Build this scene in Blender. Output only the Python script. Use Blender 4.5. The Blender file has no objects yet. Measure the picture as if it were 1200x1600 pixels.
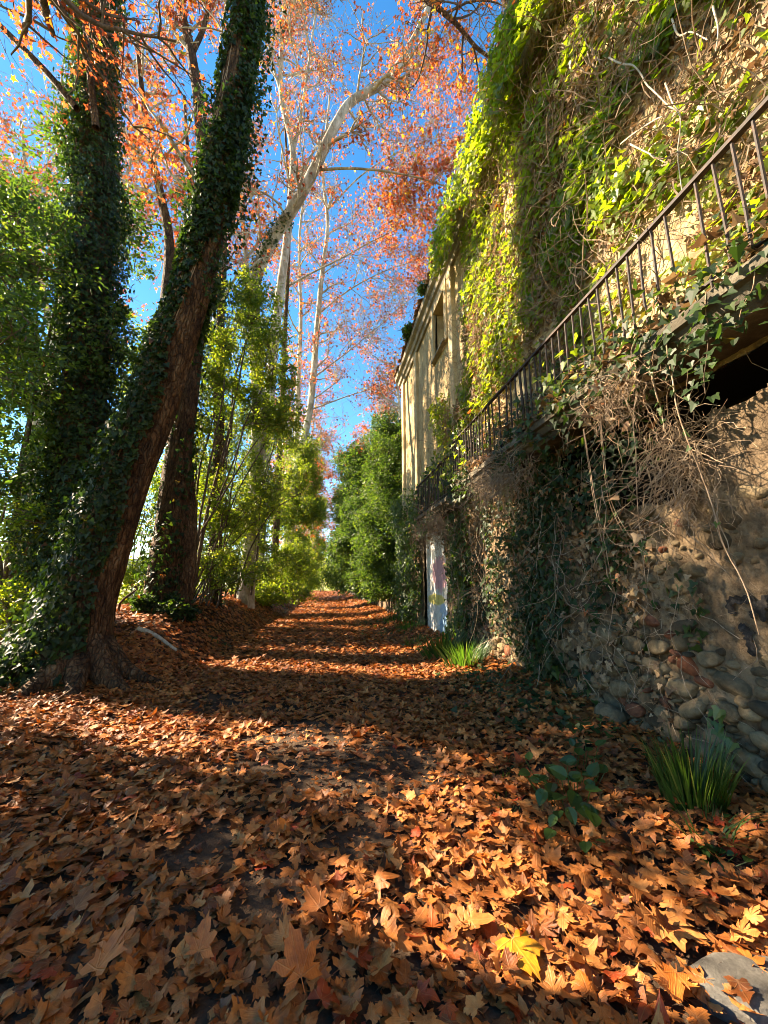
import bpy, math
import numpy as np
from mathutils import Matrix, Vector

# ------------------------------------------------------------------ camera, sky, sun, exposure
SC = bpy.context.scene
COL = SC.collection
FPX = 620.0
PITCH, YAW = math.radians(10.24), math.radians(8.57)
SUN_AZ, SUN_EL = math.radians(24), math.radians(32)      # azimuth: ahead of the left-hand side
SUN_STR, SKY_STR, EXPO = 4.9, 0.095, 2.45

cF = np.array([math.sin(YAW)*math.cos(PITCH), math.cos(YAW)*math.cos(PITCH), math.sin(PITCH)])
cR = np.array([math.cos(YAW), -math.sin(YAW), 0.0])
cU = np.cross(cR, cF)
cC = np.array([0.0, 0.0, 1.5])
cam_d = bpy.data.cameras.new('camera')
cam = bpy.data.objects.new('camera', cam_d)
COL.objects.link(cam)
m = Matrix.Identity(4)
for i in range(3):
    m[i][0], m[i][1], m[i][2], m[i][3] = cR[i], cU[i], -cF[i], cC[i]
cam.matrix_world = m
cam_d.sensor_fit = 'VERTICAL'; cam_d.sensor_height = 36; cam_d.sensor_width = 27
cam_d.lens = FPX/1600*36
cam_d.clip_end = 6000; cam_d.clip_start = 0.05
SC.camera = cam

W = bpy.data.worlds.new("World"); SC.world = W; W.use_nodes = True
nt = W.node_tree; nt.nodes.clear()
wo = nt.nodes.new('ShaderNodeOutputWorld'); bg = nt.nodes.new('ShaderNodeBackground')
sky = nt.nodes.new('ShaderNodeTexSky'); sky.sky_type = 'NISHITA'; sky.sun_disc = False
sky.sun_elevation = SUN_EL; sky.sun_rotation = -(math.pi/2 - SUN_AZ)
sky.dust_density = 0.1; sky.ozone_density = 1.5; sky.air_density = 1.0; sky.altitude = 1500
bg.inputs[1].default_value = SKY_STR
hs = nt.nodes.new('ShaderNodeHueSaturation'); hs.inputs['Saturation'].default_value = 1.38
nt.links.new(sky.outputs[0], hs.inputs['Color']); nt.links.new(hs.outputs[0], bg.inputs[0]); nt.links.new(bg.outputs[0], wo.inputs[0])
sd = bpy.data.lights.new('sun', 'SUN'); sd.energy = SUN_STR; sd.angle = math.radians(0.5); sd.color = (1.0, 0.93, 0.82)
so = bpy.data.objects.new('sun', sd); COL.objects.link(so)
SDIR = Vector((-math.cos(SUN_AZ)*math.cos(SUN_EL), math.sin(SUN_AZ)*math.cos(SUN_EL), math.sin(SUN_EL)))
so.rotation_euler = (-SDIR).to_track_quat('-Z', 'Y').to_euler()
so.location = SDIR*60
SC.view_settings.view_transform = 'Standard'; SC.view_settings.look = 'None'
SC.view_settings.exposure = EXPO; SC.view_settings.gamma = 1; SC.view_settings.use_curve_mapping = False
SC.view_settings.use_white_balance = True; SC.view_settings.white_balance_temperature = 8600; SC.view_settings.white_balance_tint = 14
SC.render.engine = 'CYCLES'
try:
    SC.cycles.max_bounces = 7; SC.cycles.diffuse_bounces = 2; SC.cycles.transmission_bounces = 4
    SC.cycles.glossy_bounces = 2; SC.cycles.caustics_reflective = False; SC.cycles.caustics_refractive = False
    SC.cycles.sample_clamp_indirect = 4; SC.cycles.filter_width = 0.9
    SC.cycles.use_denoising = True; SC.cycles.denoising_input_passes = 'RGB_ALBEDO_NORMAL'; SC.cycles.denoising_prefilter = 'ACCURATE'
except Exception:
    pass

# where a point of the photograph lies on a surface of the place
def _ray(x, y): return cF + (x-600)/FPX*cR + (800-y)/FPX*cU
def on_x(x, y, d): r = _ray(x, y); return cC + r*(d/r[0])
def on_z(x, y, h=0.0): r = _ray(x, y); return cC + r*((h-1.5)/r[2])
def on_y(x, y, d): r = _ray(x, y); return cC + r*(d/r[1])
def wall_poly(px, d=3.0): return np.array([on_x(x, y, d)[1:] for x, y in px])

# ------------------------------------------------------------------ numpy helpers
def sstep(a, b, x): t = np.clip((np.asarray(x, float)-a)/(b-a), 0, 1); return t*t*(3-2*t)
def unit(v): return v/np.maximum(np.linalg.norm(v, axis=-1, keepdims=True), 1e-9)
def _hash(ix, iy, iz):
    h = (ix*374761393 + iy*668265263 + iz*2147483647 + 1013904223) & 0xffffffff
    h = ((h ^ (h >> 13))*1274126177) & 0xffffffff
    h = h ^ (h >> 16)
    return (h & 0xffff)/65535.0
def vnoise(p):
    p = np.asarray(p, float); i = np.floor(p).astype(np.int64); f = p-i; f = f*f*(3-2*f)
    out = 0
    for dx in (0, 1):
        for dy in (0, 1):
            for dz in (0, 1):
                w = (f[..., 0] if dx else 1-f[..., 0])*(f[..., 1] if dy else 1-f[..., 1])*(f[..., 2] if dz else 1-f[..., 2])
                out = out + w*_hash(i[..., 0]+dx, i[..., 1]+dy, i[..., 2]+dz)
    return out*2-1
def fbm(p, o=4):
    s, a = 0, 1.0; p = np.asarray(p, float)
    for k in range(o):
        s = s + a*vnoise(p + 17.3*k); p = p*2.03; a *= 0.5
    return s/1.9
def in_poly(pt, poly):
    x, y = pt[:, 0], pt[:, 1]; c = np.zeros(len(pt), bool); j = len(poly)-1
    for i in range(len(poly)):
        xi, yi, xj, yj = poly[i, 0], poly[i, 1], poly[j, 0], poly[j, 1]
        k = ((yi > y) != (yj > y)) & (x < (xj-xi)*(y-yi)/(yj-yi+1e-12)+xi)
        c ^= k; j = i
    return c
def sample_poly(rng, poly, n):
    lo, hi = poly.min(0), poly.max(0); out = []; tot = 0
    while tot < n:
        q = rng.uniform(lo, hi, (n*2, 2)); q = q[in_poly(q, poly)]; out.append(q); tot += len(q)
    return np.concatenate(out)[:n]

class Geo:
    def __init__(s): s.v = []; s.f = []; s.a = []; s.lc = []; s.n = 0
    def add(s, v, f, rnd=0.5, lc=None):
        v = np.asarray(v, float).reshape(-1, 3); f = np.asarray(f, np.int64)
        s.v.append(v); s.f.append(f+s.n); s.n += len(v)
        s.a.append(np.broadcast_to(np.asarray(rnd, float), (len(v),)))
        s.lc.append(np.zeros((len(v), 3)) if lc is None else lc)
        return s
    def mesh(s, name, mat, org=(0, 0, 0), smooth=False):
        me = bpy.data.meshes.new(name)
        v = np.concatenate(s.v)-np.asarray(org, float)
        loops = np.concatenate([f.ravel() for f in s.f]).astype(np.int32)
        cnt = np.concatenate([np.full(len(f), f.shape[1], np.int32) for f in s.f])
        st = np.concatenate([[0], np.cumsum(cnt)[:-1]]).astype(np.int32)
        me.vertices.add(len(v)); me.vertices.foreach_set('co', v.astype(np.float32).ravel())
        me.loops.add(len(loops)); me.loops.foreach_set('vertex_index', loops)
        me.polygons.add(len(cnt)); me.polygons.foreach_set('loop_start', st)
        try: me.polygons.foreach_set('loop_total', cnt)
        except Exception: pass
        me.polygons.foreach_set('use_smooth', np.full(len(cnt), smooth))
        at = me.attributes.new('rnd', 'FLOAT', 'POINT'); at.data.foreach_set('value', np.concatenate(s.a).astype(np.float32))
        lc = np.concatenate(s.lc)
        if np.any(lc):
            at = me.attributes.new('lc', 'FLOAT_VECTOR', 'POINT'); at.data.foreach_set('vector', lc.astype(np.float32).ravel())
        me.update(calc_edges=True)
        me.materials.append(mat)
        return me
    def obj(s, name, mat, parent=None, org=None, smooth=False):
        if org is None: org = tuple(parent.location) if parent is not None else (0, 0, 0)
        if parent is not None and parent.parent is not None: org = tuple(parent['base'])
        o = bpy.data.objects.new(name, s.mesh(name, mat, org, smooth)); COL.objects.link(o)
        if parent is not None:
            o.parent = parent; o['base'] = [float(q) for q in org]
        else: o.location = org
        return o

def tag(o, label, cat, group=None, kind=None):
    o['label'] = label; o['category'] = cat
    if group: o['group'] = group
    o['kind'] = kind or 'thing'
    return o
def thing(name, label, cat, loc, group=None):
    o = bpy.data.objects.new(name, None); COL.objects.link(o); o.location = loc; o.empty_display_size = 0.2
    return tag(o, label, cat, group)

def orient(n, d):
    n = unit(n); d = d-(d*n).sum(-1, keepdims=True)*n; d = unit(d); x = np.cross(d, n)
    return np.stack([x, d, n], -1)
def scatter(g, tmpl, P, R, S, rnd):
    tv, tfs = tmpl; N = len(P)
    if N == 0: return
    V = np.einsum('nij,kj->nki', R, tv)*np.asarray(S)[:, None, None]+P[:, None, :]
    off = (np.arange(N)*len(tv))[:, None, None]
    base = g.n
    g.v.append(V.reshape(-1, 3)); g.n += N*len(tv)
    g.a.append(np.repeat(np.asarray(rnd, float), len(tv)))
    g.lc.append(np.tile(tv, (N, 1)))
    for tf in tfs: g.f.append((np.asarray(tf)[None]+off+base).reshape(-1, np.asarray(tf).shape[1]))
def batch_poly(rng, start, d, L, K, wander=0.15, lift=0.0):
    P = [start]; d = unit(d.copy())
    for k in range(K-1):
        d = unit(d+wander*rng.normal(size=d.shape)+np.array([0, 0, lift]))
        P.append(P[-1]+d*(np.asarray(L)[:, None]/(K-1)))
    return np.stack(P, 1)
def tubes(g, P, r, sides=5, rnd=0.5, cap=False):
    """P (N,K,3), r (N,K): round tubes."""
    N, K, _ = P.shape
    T = np.gradient(P, axis=1); T = unit(T)
    ref = np.where(np.abs(T[:, :1, 2:3]) > 0.8, np.array([[[1.0, 0, 0]]]), np.array([[[0, 0, 1.0]]]))
    ref = np.broadcast_to(ref, T.shape)
    A = unit(np.cross(T, ref)); B = np.cross(T, A)
    th = np.arange(sides)*2*math.pi/sides
    V = P[:, :, None]+r[:, :, None, None]*(np.cos(th)[None, None, :, None]*A[:, :, None]+np.sin(th)[None, None, :, None]*B[:, :, None])
    k = np.arange(K-1)[:, None]*sides; s = np.arange(sides)[None]; s2 = (s+1) % sides
    q = np.stack([k+s, k+s2, k+sides+s2, k+sides+s], -1).reshape(-1, 4)
    F = (q[None]+(np.arange(N)*K*sides)[:, None, None]).reshape(-1, 4)
    rr = np.repeat(np.broadcast_to(np.asarray(rnd, float), (N,)), K*sides)
    g.add(V.reshape(-1, 3), F, rr)
def smooth_line(pts, n):
    p = np.asarray(pts, float); p = np.vstack([2*p[0]-p[1], p, 2*p[-1]-p[-2]])
    m_ = len(p)-3; t = np.linspace(0, m_-1e-6, n); i = t.astype(int); f = (t-i)[:, None]
    a, b, c, d = p[i], p[i+1], p[i+2], p[i+3]
    return 0.5*(2*b+(c-a)*f+(2*a-5*b+4*c-d)*f*f+(3*b-3*c+d-a)*f**3)
def box(g, x0, x1, y0, y1, z0, z1, rnd=0.5, jit=0):
    v = np.array([[x, y, z] for x in (x0, x1) for y in (y0, y1) for z in (z0, z1)], float)
    f = [[0, 1, 3, 2], [4, 6, 7, 5], [0, 4, 5, 1], [2, 3, 7, 6], [0, 2, 6, 4], [1, 5, 7, 3]]
    g.add(v, f, rnd)
def prism_y(g, prof, ys, wob=0.0, seed=0, rnd=0.5):
    """profile of (x,z) points swept along y, with a little wear."""
    prof = np.asarray(prof, float); n = len(prof); ys = np.asarray(ys, float)
    V = np.zeros((len(ys), n, 3)); V[:, :, 0] = prof[:, 0]; V[:, :, 2] = prof[:, 1]; V[:, :, 1] = ys[:, None]
    if wob:
        w = np.stack([fbm(V*[3, 1.3, 3]+seed), fbm(V*[3, 1.3, 3]+seed+40), fbm(V*[3, 1.3, 3]+seed+80)], -1)
        w[..., 1] = 0; V = V+wob*w
    k = np.arange(len(ys)-1)[:, None]*n; s = np.arange(n)[None]; s2 = (s+1) % n
    F = np.stack([k+s, k+s2, k+n+s2, k+n+s], -1).reshape(-1, 4)
    g.add(V.reshape(-1, 3), F, rnd)
    g.add(V[0], [list(range(n))], rnd); g.add(V[-1], [list(range(n))[::-1]], rnd)

# ------------------------------------------------------------------ leaf shapes
def mirror_leaf(right, fold=0.10):
    """right-hand outline from base to tip -> two polygons meeting at the midrib."""
    r = np.array(right, float); n = len(r)
    tip = r[-1]; inner = r[1:-1]
    V = [[0, 0, 0]]+[[x, y, fold*abs(x)*2] for x, y in inner]+[[tip[0], tip[1], 0]]+[[-x, y, fold*abs(x)*2] for x, y in inner]
    k = n-2
    a = [0]+list(range(1, k+1))+[k+1]
    b = [0, k+1]+list(range(k+1+k, k+1, -1))
    return np.array(V), [np.array([a, b])]
OVAL = mirror_leaf([(0, 0), (0.24, 0.28), (0.22, 0.68), (0, 1)], 0.16)
IVY = mirror_leaf([(0, 0), (0.32, -0.14), (0.52, 0.10), (0.30, 0.30), (0.22, 0.55), (0, 0.95)], 0.10)
BROAD = mirror_leaf([(0, 0), (0.17, .02), (0.31, .14), (0.385, .30), (0.38, .46), (0.31, .63), (0.20, .79), (0.09, .91), (0, 1)], 0.14)
PLANE = mirror_leaf([(0, 0), (0.46, -0.08), (0.30, 0.16), (0.68, 0.42), (0.24, 0.48), (0, 1.0)], 0.16)
def plane_leaf(rng, curl=1.0, torn=False):
    """a detailed fallen plane leaf with rings of vertices so that it can curl."""
    rt = [(0.06, -0.02), (0.20, -0.14), (0.50, -0.13), (0.44, 0.0), (0.47, 0.06), (0.35, 0.14), (0.52, 0.21), (0.60, 0.36), (0.74, 0.43),
          (0.52, 0.49), (0.46, 0.56), (0.26, 0.49), (0.30, 0.62), (0.22, 0.72), (0.19, 0.84), (0.08, 0.90)]
    rt = np.array(rt)*rng.uniform(0.87, 1.11, (len(rt), 2))
    lf = rt[::-1]*[-1, 1]*rng.uniform(0.87, 1.11, (len(rt), 2))
    out = np.vstack([rt, [[0, 1.04]], lf]); n = len(out)
    a0 = np.arctan2(out[:, 0], out[:, 1]-.26); out = (out-[0, .26])*(1+.10*np.sin(a0*2+rng.uniform(0, 6))+.08*np.sin(a0*3+rng.uniform(0, 6)))[:, None]+[0, .26]
    if torn:
        for _ in range(2):
            ta = rng.uniform(0, 2*math.pi); tn = np.array([math.cos(ta), math.sin(ta)]); dd = (out-[0, .26])@tn; ex = np.clip(dd-rng.uniform(.22, .42), 0, None)
            out = out-tn*(ex*rng.uniform(.55, 1.0, n))[:, None]
    c = np.array([0, 0.26]); rings = [c+(out-c)*k for k in (1.0, 0.68, 0.36)]
    P = np.vstack(rings+[c[None]])
    x, y = P[:, 0], P[:, 1]-0.3; rr = np.hypot(x, y)
    k = rng.normal(size=6)*curl
    z = 0.30*k[0]*x*x+0.30*k[1]*y*y+0.30*k[2]*x*y+0.28*k[3]*rr**3+0.10*curl*np.sin(rr*5+k[4]*3)*rr
    ang = np.arctan2(x, y+0.3)
    z = z+0.05*np.abs(np.sin(ang*2.1))*rr*(1+0.5*k[5])          # ribs lower than the blade
    V = np.column_stack([P, z])
    F4 = []
    for a in range(2):
        for i in range(n-1): F4.append([a*n+i, a*n+i+1, (a+1)*n+i+1, (a+1)*n+i])
        F4.append([a*n+n-1, a*n, (a+1)*n, (a+1)*n+n-1])
    F3 = [[2*n+i, 2*n+(i+1) % n, 3*n] for i in range(n)]
    b = len(V)
    st = np.array([[-0.012, 0.0, 0.0], [0.012, 0.0, 0.0], [0.02+0.05*k[0], -0.34, 0.05], [-0.0+0.05*k[0], -0.34, 0.05]])
    V = np.vstack([V, st]); F4.append([b, b+1, b+2, b+3])
    return V, [np.array(F4), np.array(F3)]

# ------------------------------------------------------------------ materials
class N:
    def __init__(s, name):
        s.m = bpy.data.materials.new(name); s.m.use_nodes = True; s.t = s.m.node_tree; s.t.nodes.clear()
        s.out = s.t.nodes.new('ShaderNodeOutputMaterial')
    def n(s, typ, **kw):
        q = s.t.nodes.new('ShaderNode'+typ)
        for k, v in kw.items():
            if k.startswith('i_'): q.inputs[int(k[2:]) if k[2:].isdigit() else k[2:].replace('_', ' ')].default_value = v
            else: setattr(q, k, v)
        return q
    def l(s, a, b): s.t.links.new(a, b)
    def ramp(s, src, stops, interp='LINEAR'):
        r = s.n('ValToRGB'); e = r.color_ramp.elements; r.color_ramp.interpolation = interp
        while len(e) < len(stops): e.new(0.5)
        for q, (p, c) in zip(e, stops): q.position = p; q.color = (*c, 1)
        s.l(src, r.inputs[0]); return r.outputs[0]
    def noise(s, scale, detail=5, rough=0.6, vec=None, dist=0.0):
        q = s.n('TexNoise'); q.inputs['Scale'].default_value = scale; q.inputs['Detail'].default_value = detail
        q.inputs['Roughness'].default_value = rough; q.inputs['Distortion'].default_value = dist
        s.l(vec if vec is not None else s.pos(), q.inputs['Vector']); return q.outputs['Fac']
    def pos(s):
        if not hasattr(s, '_p'): s._p = s.n('NewGeometry').outputs['Position']
        return s._p
    def scaled(s, v):
        q = s.n('VectorMath', operation='MULTIPLY'); s.l(s.pos(), q.inputs[0]); q.inputs[1].default_value = v; return q.outputs[0]
    def math(s, op, a, b=None, clamp=False):
        q = s.n('Math', operation=op); q.use_clamp = clamp
        for i, v in enumerate((a, b)):
            if v is None: continue
            if isinstance(v, (int, float)): q.inputs[i].default_value = v
            else: s.l(v, q.inputs[i])
        return q.outputs[0]
    def mix(s, fac, a, b, mode='MIX'):
        q = s.n('MixRGB', blend_type=mode)
        for i, v in enumerate((fac, a, b)):
            if isinstance(v, (int, float)): q.inputs[i].default_value = v
            elif isinstance(v, tuple): q.inputs[i].default_value = (*v, 1)
            else: s.l(v, q.inputs[i])
        return q.outputs[0]
    def rnd(s): return s.n('Attribute', attribute_name='rnd').outputs['Fac']
    def sep(s, v): q = s.n('SeparateXYZ'); s.l(v, q.inputs[0]); return q.outputs
    def bsdf(s, col, rough=0.8, spec=0.3, bump=None, bstr=0.5, bdist=0.02):
        b = s.n('BsdfPrincipled'); b.inputs['Specular IOR Level'].default_value = spec
        if isinstance(col, tuple): b.inputs['Base Color'].default_value = (*col, 1)
        else: s.l(col, b.inputs['Base Color'])
        if isinstance(rough, (int, float)): b.inputs['Roughness'].default_value = rough
        else: s.l(rough, b.inputs['Roughness'])
        if bump is not None:
            q = s.n('Bump'); q.inputs['Strength'].default_value = bstr; q.inputs['Distance'].default_value = bdist
            s.l(bump, q.inputs['Height']); s.l(q.outputs[0], b.inputs['Normal'])
        return b.outputs[0]
    def done(s, sh): s.l(sh, s.out.inputs['Surface']); return s.m

def leaf_mat(name, stops, tstops, trans=0.45, rough=0.5, spec=0.35, veins=False):
    k = N(name); r = k.rnd(); c = k.ramp(r, stops); t = k.ramp(r, tstops)
    nz = k.noise(60 if not veins else 45, 3)
    c = k.mix(0.55, c, k.ramp(nz, [(0.3, (0.45, 0.42, 0.40)), (0.65, (1.15, 1.12, 1.1))]), 'MULTIPLY')
    bump = None
    if veins:
        lc = k.n('Attribute', attribute_name='lc').outputs['Vector']; x, y, z = k.sep(lc)
        ang = k.math('ARCTAN2', x, k.math('ADD', y, 0.0)); f = k.math('FRACT', k.math('ADD', k.math('MULTIPLY', ang, 1.36), 0.5))
        dist = k.math('MULTIPLY', k.math('ABSOLUTE', k.math('SUBTRACT', f, 0.5)), k.math('SQRT', k.math('ADD', k.math('MULTIPLY', x, x), k.math('MULTIPLY', y, y))))
        v = k.math('SUBTRACT', 1.0, k.math('MULTIPLY', dist, 34.0), clamp=True)
        w = k.n('TexWave'); w.inputs['Scale'].default_value = 5; w.inputs['Distortion'].default_value = 4; k.l(lc, w.inputs['Vector'])
        c = k.mix(k.math('MULTIPLY', v, 0.38), c, k.mix(0.5, c, (0.62, 0.36, 0.14)))
        sp = k.noise(9, 6, 0.75)
        c = k.mix(0.65, c, k.ramp(sp, [(0.36, (0.42, 0.36, 0.34)), (0.5, (0.95, 0.95, 0.95)), (0.75, (1.2, 1.16, 1.1))]), 'MULTIPLY')
        bump = k.math('ADD', k.math('MULTIPLY', v, 0.6), k.math('ADD', k.math('MULTIPLY', w.outputs['Fac'], 0.15), nz))
    b = k.bsdf(c, rough, spec, bump, 0.5, 0.006)
    tr = k.n('BsdfTranslucent'); k.l(t, tr.inputs[0])
    mx = k.n('MixShader'); mx.inputs[0].default_value = trans; k.l(b, mx.inputs[1]); k.l(tr.outputs[0], mx.inputs[2])
    return k.done(mx.outputs[0])

M = {}
M['litter'] = leaf_mat('fallen_leaf',
    [(0, (0.087, 0.025, 0.008)), (0.18, (0.185, 0.054, 0.013)), (0.42, (0.339, 0.108, 0.025)), (0.68, (0.513, 0.189, 0.048)), (0.84, (0.565, 0.245, 0.073)), (0.90, (0.482, 0.126, 0.017)), (0.95, (0.277, 0.030, 0.010)), (1, (0.575, 0.254, 0.022))],
    [(0, (0.103, 0.018, 0.007)), (0.5, (0.391, 0.102, 0.022)), (0.88, (0.565, 0.168, 0.027)), (0.93, (0.616, 0.102, 0.013)), (1, (0.719, 0.304, 0.022))], 0.18, 0.55, 0.35, True)
M['crown'] = leaf_mat('plane_leaf',
    [(0, (0.10, 0.03, 0.02)), (0.35, (0.26, 0.065, 0.035)), (0.7, (0.38, 0.11, 0.03)), (0.93, (0.5, 0.2, 0.03)), (1, (0.45, 0.35, 0.04))],
    [(0, (0.36, 0.06, 0.02)), (0.4, (0.60, 0.11, 0.035)), (0.75, (0.86, 0.21, 0.04)), (0.93, (1.0, 0.42, 0.03)), (1, (0.8, 0.6, 0.05))], 0.55, 0.5)
M['evergreen'] = leaf_mat('evergreen_leaf',
    [(0, (0.020, 0.045, 0.014)), (0.6, (0.042, 0.085, 0.022)), (1, (0.075, 0.13, 0.025))],
    [(0, (0.06, 0.15, 0.015)), (0.6, (0.17, 0.32, 0.025)), (1, (0.42, 0.52, 0.05))], 0.36, 0.42, 0.3)
M['hedge'] = leaf_mat('hedge_leaf',
    [(0, (0.028, 0.052, 0.014)), (0.6, (0.055, 0.098, 0.022)), (1, (0.13, 0.16, 0.03))],
    [(0, (0.16, 0.30, 0.015)), (0.6, (0.40, 0.52, 0.03)), (1, (0.80, 0.70, 0.07))], 0.48, 0.38, 0.45)
M['ivy'] = leaf_mat('ivy_leaf',
    [(0, (0.0101, 0.0230, 0.0087)), (0.6, (0.0202, 0.0418, 0.0136)), (0.9, (0.0360, 0.0720, 0.0155)), (1, (0.1152, 0.0504, 0.0155))],
    [(0, (0.0360, 0.0936, 0.0124)), (0.6, (0.0864, 0.1872, 0.0186)), (0.9, (0.1800, 0.3240, 0.0248)), (1, (0.3600, 0.1152, 0.0186))], 0.25, 0.5, 0.25)
M['creeper'] = leaf_mat('creeper_leaf',
    [(0, (0.0460, 0.0860, 0.0162)), (0.5, (0.1012, 0.1548, 0.0198)), (0.9, (0.2024, 0.2322, 0.0270)), (0.97, (0.3680, 0.2924, 0.0360)), (1, (0.3680, 0.0860, 0.0270))],
    [(0, (0.2024, 0.3612, 0.0180)), (0.5, (0.4232, 0.5676, 0.0270)), (0.9, (0.6624, 0.6880, 0.0450)), (0.97, (0.8280, 0.6020, 0.0450)), (1, (0.7360, 0.1720, 0.0360))], 0.48, 0.42, 0.4)
M['dry'] = leaf_mat('dry_leaf',
    [(0, (0.10, 0.055, 0.03)), (0.5, (0.25, 0.155, 0.085)), (0.9, (0.42, 0.30, 0.18)), (1, (0.38, 0.11, 0.04))],
    [(0, (0.2, 0.09, 0.04)), (1, (0.5, 0.3, 0.12))], 0.2, 0.7, 0.2)
M['blade'] = leaf_mat('grass_blade',
    [(0, (0.016, 0.042, 0.010)), (0.7, (0.036, 0.085, 0.016)), (1, (0.18, 0.20, 0.05))],
    [(0, (0.08, 0.22, 0.02)), (0.7, (0.18, 0.40, 0.03)), (1, (0.5, 0.5, 0.10))], 0.30, 0.4, 0.4)
M['field'] = leaf_mat('field_blade',
    [(0, (0.12, 0.20, 0.03)), (0.7, (0.26, 0.30, 0.06)), (1, (0.42, 0.36, 0.14))],
    [(0, (0.4, 0.6, 0.05)), (0.7, (0.65, 0.7, 0.1)), (1, (0.75, 0.65, 0.25))], 0.5, 0.6, 0.2)

def bark(name, cols, sc=(6, 6, 1.6), patches=True, bstr=0.9, bd=0.03, crack=False):
    k = N(name); v = k.scaled(sc)
    n1 = k.noise(1.0, 7, 0.65, v, 0.6); n2 = k.noise(5.5, 5, 0.7, v)
    c = k.ramp(n1, list(zip((0.30, 0.44, 0.56, 0.70), cols)), 'CONSTANT' if patches == 2 else 'LINEAR')
    c = k.mix(0.6, c, k.ramp(n2, [(0.3, (0.5, 0.48, 0.46)), (0.62, (1.1, 1.08, 1.05))]), 'MULTIPLY')
    h = k.math('ADD', n2, k.math('MULTIPLY', n1, 1.6))
    if crack:
        vo = k.n('TexVoronoi', feature='DISTANCE_TO_EDGE'); vo.inputs['Scale'].default_value = 1.0
        wv = k.n('VectorMath', operation='ADD'); q3 = k.n('TexNoise'); q3.inputs['Scale'].default_value = 9; q3.inputs['Detail'].default_value = 4; k.l(k.pos(), q3.inputs['Vector'])
        k.l(k.scaled((17, 17, 5)), wv.inputs[0]); k.l(q3.outputs['Color'], wv.inputs[1]); k.l(wv.outputs[0], vo.inputs['Vector'])
        e = k.math('MULTIPLY', vo.outputs['Distance'], 5.0, clamp=True)
        c = k.mix(0.6, c, k.ramp(e, [(0.0, (0.22, 0.18, 0.16)), (0.45, (0.95, 0.95, 0.95)), (1, (1.12, 1.1, 1.06))]), 'MULTIPLY')
        h = k.math('ADD', h, k.math('MULTIPLY', e, 0.9))
    return k.done(k.bsdf(c, 0.85, 0.2, h, bstr, bd))
M['pale_bark'] = bark('pale_plane_bark', [(0.20, 0.155, 0.105), (0.30, 0.265, 0.20), (0.48, 0.45, 0.38), (0.60, 0.58, 0.52)], (3, 3, 1.3), True, 0.4, 0.015)
M['rough_bark'] = bark('rough_bark', [(0.0300, 0.0170, 0.0101), (0.0900, 0.0503, 0.0266), (0.1725, 0.0999, 0.0540), (0.2850, 0.1998, 0.1224)], (6, 6, 2.2), True, 1.0, 0.06, True)
M['twig'] = bark('twig_bark', [(0.05, 0.035, 0.025), (0.085, 0.06, 0.04), (0.13, 0.095, 0.07), (0.17, 0.13, 0.10)], (20, 20, 8), True, 0.3, 0.005)
M['dead_twig'] = bark('dead_vine_stem', [(0.10, 0.065, 0.04), (0.20, 0.135, 0.085), (0.30, 0.22, 0.15), (0.38, 0.30, 0.21)], (20, 20, 8), True, 0.3, 0.005)
M['pale_stem'] = bark('pale_stem', [(0.30, 0.25, 0.18), (0.38, 0.32, 0.24), (0.46, 0.40, 0.31), (0.52, 0.47, 0.38)], (20, 20, 8), True, 0.3, 0.005)

k = N('ground'); x, y, z = k.sep(k.pos())
n1 = k.noise(2.2, 8, 0.65); n2 = k.noise(38, 5, 0.7); n3 = k.noise(0.35, 4)
c = k.ramp(n1, [(0.3, (0.035, 0.022, 0.014)), (0.55, (0.075, 0.048, 0.030)), (0.75, (0.12, 0.082, 0.052))])
c = k.mix(0.6, c, k.ramp(n2, [(0.35, (0.55, 0.5, 0.5)), (0.6, (1.0, 1.0, 1.0)), (0.75, (1.7, 1.6, 1.5))]), 'MULTIPLY')
gr = k.mix(n3, (0.16, 0.20, 0.045), (0.36, 0.33, 0.12))
isf = k.math('MAXIMUM', k.math('MULTIPLY', k.math('SUBTRACT', -6.0, x), 0.5, clamp=True), k.math('MULTIPLY', k.math('SUBTRACT', y, 62.0), 0.2, clamp=True))
M['ground'] = k.done(k.bsdf(k.mix(isf, c, gr), 0.95, 0.15, k.math('ADD', n2, k.math('MULTIPLY', n1, 2.0)), 0.7, 0.03))

k = N('rubble_wall'); x, y, z = k.sep(k.pos())
n1 = k.noise(1.7, 8, 0.68); n2 = k.noise(17, 6, 0.72); n3 = k.noise(5, 5, 0.6, k.scaled((1, 1, 0.35)))
mud = k.ramp(n1, [(0.28, (0.070, 0.048, 0.030)), (0.5, (0.165, 0.115, 0.071)), (0.72, (0.31, 0.23, 0.145))])
pl = k.ramp(n1, [(0.28, (0.270, 0.188, 0.096)), (0.48, (0.460, 0.343, 0.188)), (0.7, (0.560, 0.437, 0.256))])
up = k.math('MULTIPLY', k.math('SUBTRACT', k.math('ADD', z, k.math('MULTIPLY', n3, 1.2)), 3.5), 1.2, clamp=True)
c = k.mix(up, mud, pl)
c = k.mix(0.7, c, k.ramp(n2, [(0.34, (0.30, 0.27, 0.24)), (0.5, (0.95, 0.95, 0.95)), (0.72, (1.4, 1.35, 1.25))]), 'MULTIPLY')
c = k.mix(0.6, c, k.ramp(n3, [(0.33, (0.45, 0.38, 0.32)), (0.5, (1, 1, 1))]), 'MULTIPLY')
M['wall'] = k.done(k.bsdf(c, 0.95, 0.15, k.math('ADD', n2, k.math('MULTIPLY', n1, 2.5)), 0.9, 0.03))
k = N('cobble'); r = k.rnd(); n2 = k.noise(26, 6, 0.72); n1 = k.noise(7, 5)
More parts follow.
